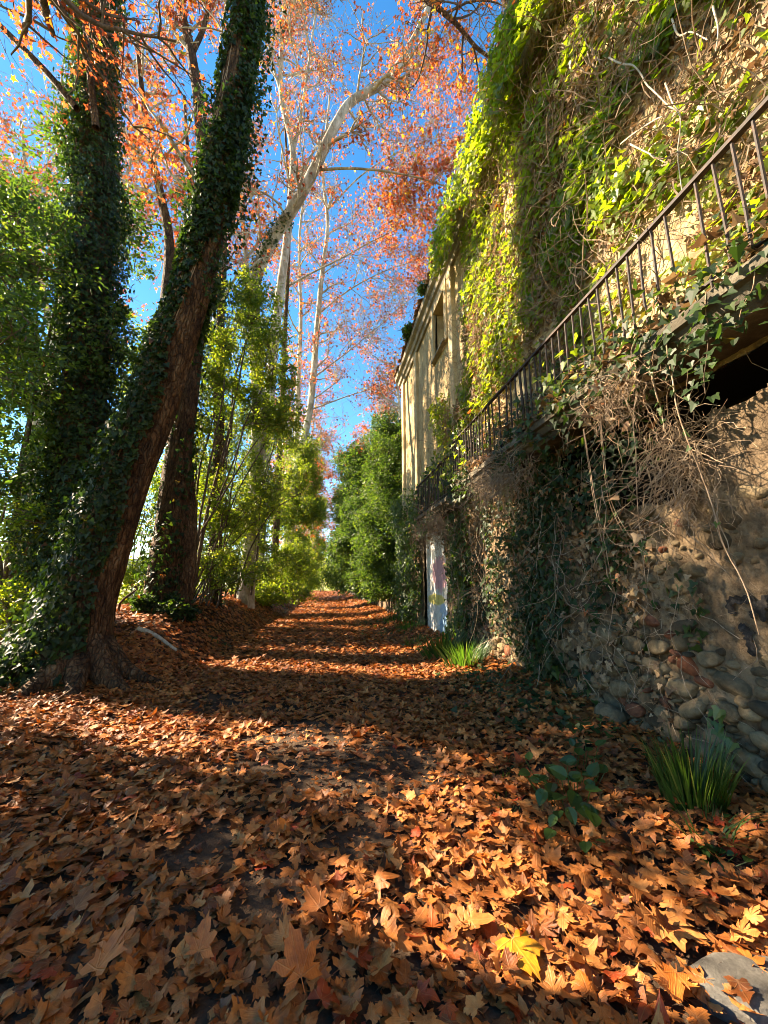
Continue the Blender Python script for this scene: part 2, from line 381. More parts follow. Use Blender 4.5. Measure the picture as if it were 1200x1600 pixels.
c = k.ramp(r, [(0, (0.075, 0.057, 0.037)), (0.3, (0.15, 0.117, 0.074)), (0.6, (0.22, 0.165, 0.10)), (0.84, (0.30, 0.225, 0.135)), (0.86, (0.17, 0.085, 0.06)), (0.95, (0.23, 0.075, 0.035)), (1, (0.5, 0.48, 0.43))])
c = k.mix(0.7, c, k.ramp(n2, [(0.3, (0.5, 0.48, 0.46)), (0.65, (1.25, 1.22, 1.15))]), 'MULTIPLY')
c = k.mix(0.75, c, k.ramp(n1, [(0.35, (0.38, 0.33, 0.26)), (0.62, (0.95, 0.92, 0.86))]), 'MULTIPLY')
M['cobble'] = k.done(k.bsdf(c, 0.85, 0.25, k.math('ADD', n2, n1), 0.9, 0.022))
k = N('worn_stone'); n1 = k.noise(3, 8, 0.7); n2 = k.noise(30, 5, 0.7)
c = k.ramp(n1, [(0.3, (0.13, 0.11, 0.085)), (0.5, (0.26, 0.225, 0.17)), (0.72, (0.40, 0.345, 0.26))])
c = k.mix(0.6, c, k.ramp(n2, [(0.35, (0.5, 0.48, 0.44)), (0.6, (1.1, 1.08, 1.05))]), 'MULTIPLY')
M['stone'] = k.done(k.bsdf(c, 0.9, 0.2, k.math('ADD', n2, k.math('MULTIPLY', n1, 2)), 0.8, 0.02))
k = N('shade_dark_stone'); n1 = k.noise(2.5, 8, 0.7); n2 = k.noise(30, 5, 0.7)  # slab stone darkened to paint in the deep shade below the balcony
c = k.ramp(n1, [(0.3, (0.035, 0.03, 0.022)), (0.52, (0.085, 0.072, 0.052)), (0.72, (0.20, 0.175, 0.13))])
M['slab_shade_stone'] = k.done(k.bsdf(c, 0.92, 0.2, k.math('ADD', n2, k.math('MULTIPLY', n1, 2)), 0.8, 0.02))
k = N('pale_render'); n1 = k.noise(2.500, 7.600, 0.588); n2 = k.noise(24.000, 4.750, 0.588)
c = k.ramp(n1, [(0.3, (0.360, 0.266, 0.151)), (0.5, (0.500, 0.389, 0.235)), (0.72, (0.600, 0.484, 0.311))])
c = k.mix(0.5, c, k.ramp(n2, [(0.35, (0.600, 0.532, 0.420)), (0.6, (1.050, 0.988, 0.857))]), 'MULTIPLY')
M['render'] = k.done(k.bsdf(c, 0.9, 0.2, n2, 0.5, 0.015))
k = N('roof_tile'); n1 = k.noise(6, 6, 0.7); r = k.rnd()
c = k.mix(0.7, k.ramp(r, [(0, (0.16, 0.08, 0.05)), (0.5, (0.28, 0.145, 0.085)), (1, (0.36, 0.24, 0.15))]), k.ramp(n1, [(0.3, (0.4, 0.4, 0.36)), (0.65, (1.1, 1.1, 1.1))]), 'MULTIPLY')
M['tile'] = k.done(k.bsdf(c, 0.9, 0.2, n1, 0.4, 0.01))
k = N('rusty_iron'); n1 = k.noise(14, 6, 0.7); n2 = k.noise(90, 3)
c = k.ramp(n1, [(0.35, (0.015, 0.012, 0.011)), (0.55, (0.035, 0.022, 0.016)), (0.72, (0.12, 0.055, 0.032))])
M['iron'] = k.done(k.bsdf(c, 0.7, 0.3, n2, 0.3, 0.002))
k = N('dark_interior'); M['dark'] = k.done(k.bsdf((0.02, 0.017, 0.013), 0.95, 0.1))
k = N('old_wood'); n1 = k.noise(5, 6, 0.7, k.scaled((8, 8, 1)))
M['wood'] = k.done(k.bsdf(k.ramp(n1, [(0.3, (0.06, 0.04, 0.028)), (0.7, (0.17, 0.12, 0.08))]), 0.85, 0.2, n1, 0.5, 0.01))
k = N('black_spray'); n1 = k.noise(45, 5, 0.7)
M['spray'] = k.done(k.bsdf(k.ramp(n1, [(0.45, (0.012, 0.011, 0.011)), (0.7, (0.05, 0.042, 0.034))]), 0.8, 0.2, n1, 0.5, 0.004))
# whitewashed door with worn patches of pink, yellow and blue paint
k = N('painted_door'); x, y, z = k.sep(k.pos()); n1 = k.noise(3.2, 7, 0.7); n2 = k.noise(22, 5, 0.7)
c = k.ramp(n1, [(0.32, (0.42, 0.40, 0.35)), (0.5, (0.68, 0.67, 0.63)), (0.7, (0.78, 0.78, 0.76))])
def blob(z0, y0, rz, ry, colr, c):
    dz = k.math('DIVIDE', k.math('SUBTRACT', z, z0), rz); dy = k.math('DIVIDE', k.math('SUBTRACT', y, y0), ry)
    d = k.math('ADD', k.math('MULTIPLY', dz, dz), k.math('MULTIPLY', dy, dy))
    f = k.math('MULTIPLY', k.math('SUBTRACT', k.math('ADD', 1.0, k.math('MULTIPLY', k.math('SUBTRACT', n1, 0.5), 2.2)), d), 3.0, clamp=True)
    return k.mix(k.math('MULTIPLY', f, 0.85), c, colr)
c = blob(1.75, 10.2, 0.5, 0.8, (0.62, 0.30, 0.34), c); c = blob(1.08, 10.7, 0.16, 0.9, (0.75, 0.62, 0.12), c)
c = blob(0.45, 9.9, 0.34, 0.45, (0.20, 0.42, 0.62), c); c = blob(0.85, 9.9, 0.16, 0.4, (0.40, 0.58, 0.75), c)
c = k.mix(0.5, c, k.ramp(n2, [(0.35, (0.62, 0.6, 0.55)), (0.6, (1.02, 1.02, 1.02))]), 'MULTIPLY')
M['door'] = k.done(k.bsdf(c, 0.8, 0.25, n2, 0.3, 0.01))
k = N('hill'); n1 = k.noise(0.012, 7, 0.6)
M['hill'] = k.done(k.bsdf(k.ramp(n1, [(0.3, (0.035, 0.055, 0.03)), (0.6, (0.07, 0.09, 0.05)), (0.8, (0.16, 0.15, 0.09))]), 1, 0.05))

# ------------------------------------------------------------------ ground
def gh(x, y):
    x = np.asarray(x, float); y = np.asarray(y, float)
    bank = sstep(-1.9, -3.4, x)*(0.12+0.78*sstep(5.8, 9.8, y)+0.25*sstep(14, 24, y))
    fall = sstep(-5.0, -8.0, x)*(bank+0.55)
    verge = sstep(1.5, 2.9, x)*(0.10+.14*sstep(2.5, 5, y))
    q = np.stack([x, y, np.zeros_like(x)], -1)
    near = np.exp(-((x/12)**2))
    return bank-fall+verge+near*(0.05*fbm(q*0.6, 3)+0.025*fbm(q*2.6+9, 3))+0.35*sstep(40, 62, y)*sstep(6, 2, np.abs(x))*near
def grid_axis(lo, hi, d0, grow):
    out = [0.0]; d = d0
    while out[-1] < hi: out.append(out[-1]+d); d *= grow
    neg = [0.0]; d = d0
    while neg[-1] > lo: neg.append(neg[-1]-d); d *= grow
    return np.array(neg[::-1][:-1]+out)
gx = grid_axis(-1500, 1500, 0.07, 1.028); gy = grid_axis(-200, 2600, 0.07, 1.022)
X, Y = np.meshgrid(gx, gy, indexing='ij'); Z = gh(X, Y)
nx, ny = len(gx), len(gy); i = np.arange(nx-1)[:, None]*ny; j = np.arange(ny-1)[None]
g = Geo(); g.add(np.stack([X, Y, Z], -1).reshape(-1, 3), np.stack([i+j, i+ny+j, i+ny+j+1, i+j+1], -1).reshape(-1, 4))
o = g.obj('ground', M['ground'], smooth=True); o['kind'] = 'structure'
# distant hills
g = Geo(); th = np.linspace(-1.5, 0.6, 160); K = 14
V = []
for kk in range(K):
    t = kk/(K-1); R_ = 1300+900*t
    h = (110+60*fbm(np.stack([th*3, th*0+3, th*0], -1), 5)+30*fbm(np.stack([th*14, th*0+t*2, th*0], -1), 4))*math.sin(math.pi*min(t*0.9+0.02, 1))
    V.append(np.stack([np.sin(th)*R_, np.cos(th)*R_, np.maximum(h, -2)], -1))
V = np.stack(V); n_ = len(th); i = np.arange(K-1)[:, None]*n_; j = np.arange(n_-1)[None]
g.add(V.reshape(-1, 3), np.stack([i+j, i+n_+j, i+n_+j+1, i+j+1], -1).reshape(-1, 4))
o = g.obj('hills', M['hill'], smooth=True); o['kind'] = 'structure'

# ------------------------------------------------------------------ the stone house
WX = 3.05
def wall_off(y, z):
    """how far the rough wall face stands proud of its plane."""
    q = np.stack([np.asarray(y, float), np.asarray(z, float), np.zeros_like(np.asarray(y, float))], -1)
    a = 0.05*fbm(q*0.9, 3)+0.035*fbm(q*3.5+5, 4)+0.016*fbm(q*13+2, 3)+0.012*fbm(q*31+8, 2)
    low = sstep(4.2, 3.2, q[..., 1])
    return a*(0.45+0.75*low)+0.10*low
def wall_x(y, z): return WX-wall_off(y, z)
house = thing('stone_house', 'old two storey stone house smothered in ivy and creeper beside the path', 'house', (WX+2.5, 6.5, 0))
HY0, HY1, HZ = -3.0, 14.9, 9.75
ys = [HY0]
while ys[-1] < HY1: ys.append(min(HY1, ys[-1]+max(0.02, 0.010*max(abs(ys[-1]), 1.5))))
zs = [-0.2]
while zs[-1] < HZ: zs.append(min(HZ, zs[-1]+0.02+0.012*max(zs[-1]-2.2, 0)))
ys, zs = np.array(ys), np.array(zs); YY, ZZ = np.meshgrid(ys, zs, indexing='ij'); ny, nz = len(ys), len(zs)
V = np.stack([wall_x(YY, ZZ), YY, ZZ], -1)
i = np.arange(ny-1)[:, None]*nz; j = np.arange(nz-1)[None]
F = np.stack([i+j, i+j+1, i+nz+j+1, i+nz+j], -1).reshape(-1, 4)
cy = (YY[:-1, :-1]+YY[1:, 1:]).ravel()/2; cz = (ZZ[:-1, :-1]+ZZ[1:, 1:]).ravel()/2
WIN = (9.15, 10.1, 7.85, 9.25); DOOR = (9.45, 11.55, -0.2, 3.05); SHADE_NICHE = (1.2, 4.7, 2.1, 3.12)
keep = np.ones(len(F), bool)
for (a, b, c0, d0) in (WIN, DOOR): keep &= ~((cy > a) & (cy < b) & (cz > c0) & (cz < d0))
nf_ = 2.86-.62*sstep(2.45, 2.75, cy)+.10*fbm(np.stack([cy*2.2, cz*0, cy*0], -1), 3)+.05*fbm(np.stack([cy*9, cz*9, cy*0], -1), 2)+1.2*sstep(4.2, 4.65, cy)
keep &= ~((cy > SHADE_NICHE[0]) & (cy < SHADE_NICHE[1]) & (cz > nf_) & (cz < SHADE_NICHE[3]))
g = Geo(); g.add(V.reshape(-1, 3), F[keep])
x1 = WX+6
for v4 in ([(WX, HY1, -.2), (x1, HY1, -.2), (x1, HY1, HZ), (WX, HY1, HZ)], [(WX, HY0, -.2), (WX, HY0, HZ), (x1, HY0, HZ), (x1, HY0, -.2)],
           [(x1, HY0, -.2), (x1, HY0, HZ), (x1, HY1, HZ), (x1, HY1, -.2)]): g.add(v4, [[0, 1, 2, 3]])
wall = g.obj('wall', M['wall'], house, smooth=True)
def reveal(rect, depth, mat, name, par):
    a, b, c0, d0 = rect; a -= .03; b += .03; c0 -= .03; d0 += .03; g = Geo(); xo = WX-0.02; xi = WX+depth
    for v4 in ([(xo, a, c0), (xi, a, c0), (xi, a, d0), (xo, a, d0)], [(xo, b, c0), (xo, b, d0), (xi, b, d0), (xi, b, c0)],
               [(xo, a, c0), (xo, b, c0), (xi, b, c0), (xi, a, c0)], [(xo, a, d0), (xi, a, d0), (xi, b, d0), (xo, b, d0)]): g.add(v4, [[0, 1, 2, 3]])
    return g.obj(name, mat, par)
# upper window: deep plastered reveal, timber frame, dark room
wn = reveal(WIN, 0.38, M['render'], 'window', house)
a, b, c0, d0 = WIN; g = Geo()
for q in ((a, a+.07, c0, d0), (b-.07, b, c0, d0), ((a+b)/2-.035, (a+b)/2+.035, c0+.07, d0-.07), (a+.07, b-.07, c0, c0+.07), (a+.07, b-.07, d0-.07, d0)):
    box(g, WX+.27, WX+.33, q[0], q[1], q[2], q[3])
g.obj('frame', M['wood'], wn)
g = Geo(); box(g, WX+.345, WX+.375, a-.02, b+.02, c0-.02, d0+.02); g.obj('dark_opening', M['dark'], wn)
g = Geo(); prism_y(g, [(WX-.14, c0-.10), (WX+.2, c0-.10), (WX+.2, c0-.032), (WX-.14, c0-.045)], np.linspace(a-.12, b+.12, 10), 0.01, 3); g.obj('sill', M['stone'], wn)
g = Geo()
for (ya, yb, za, zb) in ((a-.24, a-.03, c0-.1, d0+.04), (b+.03, b+.24, c0-.1, d0+.04), (a-.24, b+.24, d0+.042, d0+.25)): box(g, WX-.075, WX+.05, ya, yb, za, zb)
g.obj('surround', M['render'], wn)
# painted door in its recess
dr = reveal(DOOR, 0.10, M['stone'], 'door', house)
a, b, c0, d0 = DOOR; g = Geo()
nb = 9
for q in range(nb):
    y0 = a+(b-a)*q/nb; box(g, WX-.03+0.006*(q % 2), WX+.06, y0+.004, a+(b-a)*(q+1)/nb-.004, -0.1, d0-.02)
g.obj('painted_boards', M['door'], dr)
nc_ = reveal(SHADE_NICHE, 0.7, M['dark'], 'shade_recess', house)  # added near-black hollow standing in for the balcony's shadow on the wall
a, b, c0, d0 = SHADE_NICHE; g = Geo(); box(g, WX+.66, WX+.72, a-.03, b+.03, c0-.03, d0+.03); g.obj('shade_recess_back', M['dark'], nc_)
# flat plaster strips up the facade
for (y0, w) in ((8.45, 0.32), (12.3, 0.34), (14.55, 0.34), (5.2, 0.34)):
    g = Geo(); prism_y(g, [(WX-.085, 3.6), (WX+.02, 3.6), (WX+.02, 9.45), (WX-.085, 9.45)], [y0, y0+w], 0.0)
    g.obj('pilaster', M['render'], house)
# cornice, tiles at the eave, roof
g = Geo(); yy = np.linspace(HY0, HY1+.15, 90)
prism_y(g, [(WX+.1, 9.45), (WX-.07, 9.45), (WX-.10, 9.56), (WX-.16, 9.58), (WX-.20, 9.70), (WX-.30, 9.74), (WX-.33, 9.86), (WX+.1, 9.86)], yy, 0.02, 11)
cornice = g.obj('cornice', M['stone'], house)
g = Geo(); rng = np.random.default_rng(5)
slope = math.tan(math.radians(20)); t_ = np.linspace(0, math.pi, 7); yk = HY0
while yk < HY1+.1:
    if rng.random() > 0.06:
        hx = WX-.40+rng.normal()*.03; zz = 9.89+rng.normal()*.008
        for s_ in range(7):
            x0 = hx+s_*.42; x2 = x0+.46
            ring = lambda xq, zq: np.stack([np.full(7, xq), yk+.105*np.cos(t_), zq+.075*np.sin(t_)], -1)
            z0 = zz+(x0-hx)*slope; z2 = zz+(x2-hx)*slope-.015
            v8 = np.vstack([ring(x0, z0), ring(x2, z2)]); r_ = rng.random()
            g.add(v8, [[q, q+1, 8+q, 7+q] for q in range(6)], r_)
            v8i = v8.copy(); v8i[:, 2] -= .018; v8i[:, 1] = yk+(v8[:, 1]-yk)*.86
            g.add(v8i, [[q+1, q, 7+q, 8+q] for q in range(6)], r_); g.add(np.vstack([v8[:7], v8i[:7]]), [[q+1, q, 7+q, 8+q] for q in range(6)], r_)
    yk += .22
rf = g.obj('roof', M['tile'], house)
g = Geo(); g.add([(WX-.2, HY0, 9.88), (WX-.2, HY1+.1, 9.88), (WX+2.9, HY1+.1, 9.88+3.1*slope), (WX+2.9, HY0, 9.88+3.1*slope)], [[0, 1, 2, 3]])
g.add([(WX+2.9, HY0, 9.88+3.1*slope), (WX+2.9, HY1+.1, 9.88+3.1*slope), (WX+6.2, HY1+.1, 9.87), (WX+6.2, HY0, 9.87)], [[0, 1, 2, 3]])
g.obj('roof_deck', M['tile'], rf)

# cobbles bedded in the foot of the wall
rng = np.random.default_rng(21)
def stone_shape(rng, n=1):
    u = np.linspace(0, math.pi, 9)[1:-1]; w = np.linspace(0, 2*math.pi, 15)[:-1]
    V = [[0, 0, 1]]+[[math.sin(a)*math.cos(b), math.sin(a)*math.sin(b), math.cos(a)] for a in u for b in w]+[[0, 0, -1]]
    V = np.array(V); V = np.sign(V)*np.abs(V)**0.78
    o_ = rng.uniform(0, 90, 3); V *= (1+0.30*fbm(V*1.2+o_, 3)+.08*fbm(V*4+o_, 2))[:, None]
    for _ in range(3):
        a_ = unit(rng.normal(size=3)); ex = np.clip(V@a_-rng.uniform(.62, .85), 0, None); V = V-a_*(ex*.9)[:, None]
    nw = len(w); F = []
    for a in range(len(u)-1):
        for b in range(nw): F.append([1+a*nw+b, 1+(a+1)*nw+b, 1+(a+1)*nw+(b+1) % nw, 1+a*nw+(b+1) % nw])
    T = [[0, 1+b, 1+(b+1) % nw] for b in range(nw)]+[[len(V)-1, 1+(len(u)-1)*nw+(b+1) % nw, 1+(len(u)-1)*nw+b] for b in range(nw)]
    return V, [np.array(F), np.array(T)]
shapes = [stone_shape(rng) for _ in range(14)]
g = Geo(); placed = []
def put_stone(y, z, ry, rz, rot, r_, proud):
    V, Fs = shapes[rng.integers(len(shapes))]
    v = V*[0.055+0.25*min(ry, rz), ry, rz]; c, s = math.cos(rot), math.sin(rot)
    yy_ = v[:, 1]*c-v[:, 2]*s; zz_ = v[:, 1]*s+v[:, 2]*c
    P = np.column_stack([v[:, 0]+wall_x(np.array([y]), np.array([z]))[0]+0.05-proud, yy_+y, zz_+z])
    b = g.n; g.add(P, Fs[0], r_); g.f.append(Fs[1]+b)
for rr in (0.13, 0.10, 0.08, 0.062, 0.046, 0.032):
    for _ in range(int(1300*(0.12/rr))):
        y = rng.uniform(0.6, 8.5); z = rng.uniform(-0.05, 2.2)
        lim = 0.92+0.22*math.sin(y*2.3)+0.12*math.sin(y*7)
        if z > lim and rng.random() > 0.10: continue
        if y < 2.85 and 1.0 < z < 1.6: continue
        ry = rr*rng.uniform(0.9, 1.5)*0.8; rz = rr*rng.uniform(0.6, 0.95)*0.8; e = max(ry, rz)
        if any((abs(y-a)/(ry+c) )**2+(abs(z-b)/(rz+d))**2 < 0.66 for a, b, c, d in placed): continue
        placed.append((y, z, ry, rz))
        r_ = rng.random()*0.85 if rng.random() > 0.12 or ry > .10 else rng.uniform(0.86, 0.96)
        if rng.random() < 0.012 and ry < .08: r_ = 1.0
        put_stone(y, z, ry, rz, rng.normal()*0.3+0.12, r_, rng.uniform(0.025, 0.085) if z < lim else rng.uniform(.0, .035))
g.obj('rubble_stones', M['cobble'], house, smooth=True)
# black spray paint on the wall near the right-hand edge of view
def ribbon(g, px, w):
    P = smooth_line(np.array([on_x(x, y, WX-.12)[1:] for x, y in px]).tolist() if False else [list(on_x(x, y, WX-.12)[1:])+[0] for x, y in px], 26)[:, :2]
    T = unit(np.gradient(P, axis=0)); Nn = np.column_stack([-T[:, 1], T[:, 0]]); rows = []
    q = np.arange(26); ww = w*(0.9+0.25*np.sin(q*1.7))*np.clip(np.minimum(q+1, 26-q)/2.5, .35, 1)
    for s_ in (-1, -0.5, 0, 0.5, 1):
        a = P+Nn*(ww*s_)[:, None]; rows.append(np.column_stack([wall_x(a[:, 0], a[:, 1])-.022, a]))
    V = np.stack(rows, 1); k_ = np.arange(25)[:, None]*5; s = np.arange(4)[None]
    g.add(V.reshape(-1, 3), np.stack([k_+s, k_+s+1, k_+5+s+1, k_+5+s], -1).reshape(-1, 4))
g = Geo()
ribbon(g, [(1140, 960), (1137, 945), (1142, 938), (1160, 937), (1176, 934)], .03)
ribbon(g, [(1173, 936), (1176, 950), (1171, 966)], .024)
ribbon(g, [(1150, 977), (1160, 984), (1166, 1000), (1172, 1026)], .03)
ribbon(g, [(1190, 972), (1186, 950), (1194, 936), (1212, 933), (1228, 940)], .03)
g.obj('graffiti', M['spray'], house, smooth=True)

# low garden wall carrying on beyond the house
g = Geo(); prism_y(g, [(3.0, -.2), (3.45, -.2), (3.45, 1.45), (3.38, 1.55), (3.05, 1.52), (2.97, 1.40)], np.linspace(15.0, 27, 60), 0.06, 31)
tag(g.obj('garden_wall', M['wall'], org=(3.2, 20, 0), smooth=False), 'low tan rubble wall half hidden under the shrubs beyond the house', 'wall')

# ------------------------------------------------------------------ balconies
def balcony(x0, y0, y1, zs_, zr, label, post_gap=0.128):
    t = thing('balcony', label, 'balcony', (x0+.3, (y0+y1)/2, zs_))
    g = Geo(); prism_y(g, [(WX, zs_), (x0+.10, zs_), (x0+.06, zs_+.045), (x0+.02, zs_+.055), (x0-.02, zs_+.12), (x0-.06, zs_+.13), (x0-.06, zs_+.20), (x0-.03, zs_+.24), (WX, zs_+.26)],
                       np.linspace(y0, y1, int((y1-y0)*9)), 0.014, 7)
    g.obj('slab', M['slab_shade_stone'], t)
    def bar(name, y_0, y_1, xa, xb, za, zb):
        g = Geo(); prism_y(g, [(xa, za), (xb, za), (xb, zb), (xa, zb)], np.linspace(y_0, y_1, 24), 0.004, 2); return g.obj(name, M['iron'], t)
    bar('handrail', y0, y1, x0-.022, x0+.022, zr-.014, zr+.014); bar('bottom_rail', y0, y1, x0-.012, x0+.012, zs_+.30, zs_+.318)
    for q, yq in enumerate((y0+.02, y1-.02)):
        g = Geo(); v = np.array([[x0, yq, zr], [WX-.02, yq, zr]])[None]; tubes(g, v, np.full((1, 2), .016), 6)
        g.obj('end_rail', M['iron'], t)
    y = y0+.05; rng = np.random.default_rng(int(y0*10)+3)
    while y < y1:
        if rng.random() > 0.04:
            big = .011 if rng.random() > 0.08 else .017
            g = Geo(); p = np.array([[x0, y, zs_+.235], [x0+rng.normal()*.010, y+rng.normal()*.012, (zs_+zr)/2], [x0, y, zr-.012]])[None]
            tubes(g, p, np.full((1, 3), big), 6); g.obj('baluster', M['iron'], t)
        y += post_gap
    return t
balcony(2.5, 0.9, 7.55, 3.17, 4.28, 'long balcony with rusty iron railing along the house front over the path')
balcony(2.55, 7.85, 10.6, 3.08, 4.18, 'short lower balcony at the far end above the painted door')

# ------------------------------------------------------------------ climbing plants on the house
def wall_leaves(rng, g, poly, n, size, thr=0.0, depth=0.22, tmpl=IVY, fr=0.8, rlo=0, rhi=1, base=None, seed=0, tilt=0.55):
    yz = sample_poly(rng, poly, n); q = np.stack([yz[:, 0]*fr, yz[:, 1]*fr, np.full(n, seed*7.7)], -1)
    dens = fbm(q, 4); yz = yz[dens+rng.normal(size=n)*.12 > thr]; dens = dens[dens+0 > -9][:0]
    n = len(yz); q = np.stack([yz[:, 0]*1.6, yz[:, 1]*1.6, np.full(n, 3.3+seed)], -1)
    bulge = np.clip(0.5+fbm(q, 3), 0, 1.3)
    d = 0.02+depth*bulge*rng.random(n)**0.7
    x = (wall_x(yz[:, 0], yz[:, 1]) if base is None else base)-d
    P = np.column_stack([x, yz])
    nn = np.array([-1, -.15, .45])+rng.normal(size=(n, 3))*tilt; dd = np.array([0, 0, -1.0])+rng.normal(size=(n, 3))*.45
    rr = np.clip(rlo+(rhi-rlo)*(0.5+0.35*fbm(q*1.3+20, 3)+0.22*rng.normal(size=n)), 0, 1)
    scatter(g, tmpl, P, orient(nn, dd), size*rng.uniform(.6, 1.25, n), rr)
    return P
def wall_stems(rng, g, poly, n, L, r, K=9, down=-0.3, out=0.1, wander=.35):
    yz = sample_poly(rng, poly, n); st = np.column_stack([wall_x(yz[:, 0], yz[:, 1])-.02-out*rng.random(n), yz])
    d = np.column_stack([rng.normal(size=n)*.08, rng.normal(size=n)*.7, down+rng.normal(size=n)*.8])
    P = batch_poly(rng, st, d, L*rng.uniform(.4, 1.3, n), K, wander, 0)
    P[:, :, 0] = np.minimum(P[:, :, 0], wall_x(P[:, :, 1], P[:, :, 2])-.008)
    tubes(g, P, np.outer(r*rng.uniform(.5, 1.4, n), np.linspace(1, .5, K)), 4)

rng = np.random.default_rng(77)
CR = wall_poly([(795, -30), (900, -30), (945, 90), (905, 210), (860, 330), (835, 420), (870, 480), (800, 565), (740, 650), (700, 690), (696, 650), (738, 600), (726, 530), (732, 430), (722, 360), (740, 270), (768, 190), (790, 90)])
CRS = wall_poly([(890, -60), (1230, -160), (1230, 140), (1000, 380), (860, 520), (830, 430), (905, 210)])
CRL = wall_poly([(740, 560), (800, 480), (830, 560), (760, 640), (690, 700), (676, 640)])
t = thing('creeper', 'bright yellow green creeper spreading over the upper house wall and eave', 'climbing plant', (WX-.1, 6.5, 4))
g = Geo()
wall_leaves(rng, g, CR, 12000, .10, -.02, .22, IVY, .55, .05, .98, seed=1)
wall_leaves(rng, g, CRL, 2600, .105, -.15, .30, IVY, .7, .2, 1, seed=6)
wall_leaves(rng, g, CRS, 7000, .095, .03, .22, IVY, .8, .0, .7, seed=2)
# sprays hanging over the cornice
n = 3400; yq = rng.uniform(3.0, 8.7, n); zq = rng.uniform(8.9, 10.3, n); kq = fbm(np.stack([yq*1.2, zq*.6, yq*0], -1), 3) > (-.30+.20*np.maximum(yq-6, 0)); yq, zq = yq[kq], zq[kq]; n = len(yq)
P = np.column_stack([WX-.36-.22*rng.random(n), yq, zq])
scatter(g, IVY, P, orient(np.array([-1, -.3, .5])+rng.normal(size=(n, 3))*.6, np.array([-.2, 0, -1.])+rng.normal(size=(n, 3))*.5), .105*rng.uniform(.6, 1.3, n), np.clip(rng.normal(.5, .22, n), 0, 1))
g.obj('leaves', M['creeper'], t)
g = Geo()
wall_stems(rng, g, CR, 420, 1.3, .006, out=.22); wall_stems(rng, g, CRS, 420, 1.2, .006, out=.14)
g.obj('stems', M['dead_twig'], t)
g = Geo()
for px in ([(950, 90), (972, 100), (990, 103), (1010, 130), (1030, 150), (1045, 165), (1062, 180), (1060, 230), (1066, 300)], [(985, 225), (1010, 238), (1040, 255)], [(1050, 30), (1062, 55), (1080, 50), (1105, 62)], [(1115, 10), (1122, 45), (1118, 80)], [(1040, 130), (1052, 160), (1060, 172)], [(970, 225), (1020, 190), (1035, 182)]):
    L = smooth_line([on_x(x, y, WX-.22) for x, y in px], 26); L[:, 0] += .03*fbm(L*4, 2); tubes(g, L[None], np.linspace(.009, .004, 26)[None], 6)
g.obj('old_stem', M['pale_stem'], t, smooth=True)
# growth behind the railing
BR = wall_poly([(830, 560), (1000, 370), (1240, 130), (1240, 420), (1000, 590), (860, 640)])
g = Geo(); wall_leaves(rng, g, BR, 3000, .08, .06, .20, IVY, 1.0, .1, .9, seed=41); g.obj('lower_leaves', M['creeper'], t)
# dry clinging leaves all over the upper wall
UP = wall_poly([(720, 600), (716, 360), (800, -80), (1230, -300), (1230, 400), (1000, 560), (800, 690)])
t = thing('dry_creeper', 'withered brown creeper leaves and stems clinging to the sunlit upper wall', 'climbing plant', (WX-.1, 4, 5))
g = Geo(); wall_leaves(rng, g, UP, 13000, .068, -.02, .14, IVY, .7, 0, .97, seed=3, tilt=.75); wall_leaves(rng, g, CR, 9500, .075, -.3, .20, IVY, .8, .2, 1, seed=9, tilt=.8)
wall_leaves(rng, g, BR, 4200, .065, -.02, .12, IVY, 1.2, 0, .9, seed=42, tilt=.75); g.obj('leaves', M['dry'], t)
g = Geo(); wall_stems(rng, g, UP, 900, .9, .0045, 8, -.5, .10, .5); g.obj('stems', M['dead_twig'], t)
# dark ivy on the lower wall
LO = wall_poly([(695, 720), (770, 650), (900, 560), (1010, 590), (1050, 700), (1020, 850), (1005, 980), (940, 1105), (880, 1110), (800, 1050), (740, 1010), (715, 940), (700, 820)], 2.95)
LB = wall_poly([(760, 760), (900, 720), (985, 760), (985, 900), (920, 1060), (840, 1050), (780, 980)], 2.95)
t = thing('ivy', 'dark green ivy with bare stems hanging over the lower wall under the balcony', 'climbing plant', (WX-.2, 4.5, 0))
g = Geo(); wall_leaves(rng, g, LO, 7800, .075, .03, .30, IVY, 1.1, 0, .93, seed=4); wall_leaves(rng, g, LB, 3200, .085, -.02, .36, IVY, 1.0, .1, .93, seed=8)
g.obj('leaves', M['ivy'], t)
g = Geo(); wall_leaves(rng, g, LO, 9500, .065, -.1, .22, IVY, 1.3, .25, 1, seed=5, tilt=.8); g.obj('dry_leaves', M['dry'], t)
g = Geo(); wall_stems(rng, g, LO, 420, 1.1, .0038, 9, -1.1, .28, .22); g.obj('stems', M['dead_twig'], t)
RS = wall_poly([(930, 820), (1060, 800), (1100, 880), (1105, 1050), (1150, 1100), (1150, 1180), (1040, 1200), (930, 1120)], 2.95)
t = thing('dry_creeper', 'sparse withered vine with few green leaves creeping over the cobbles', 'climbing plant', (WX-.15, 3, .2))
g = Geo(); wall_leaves(rng, g, RS, 900, .055, .12, .10, IVY, 1.5, .1, 1, seed=31, tilt=.8); g.obj('dry_leaves', M['dry'], t)
g = Geo(); wall_leaves(rng, g, RS, 700, .07, .12, .14, IVY, 1.5, .2, .9, seed=32, tilt=.6); g.obj('leaves', M['ivy'], t)
g = Geo(); wall_stems(rng, g, RS, 55, .9, .0030, 10, -.9, .12, .35); g.obj('stems', M['dead_twig'], t)
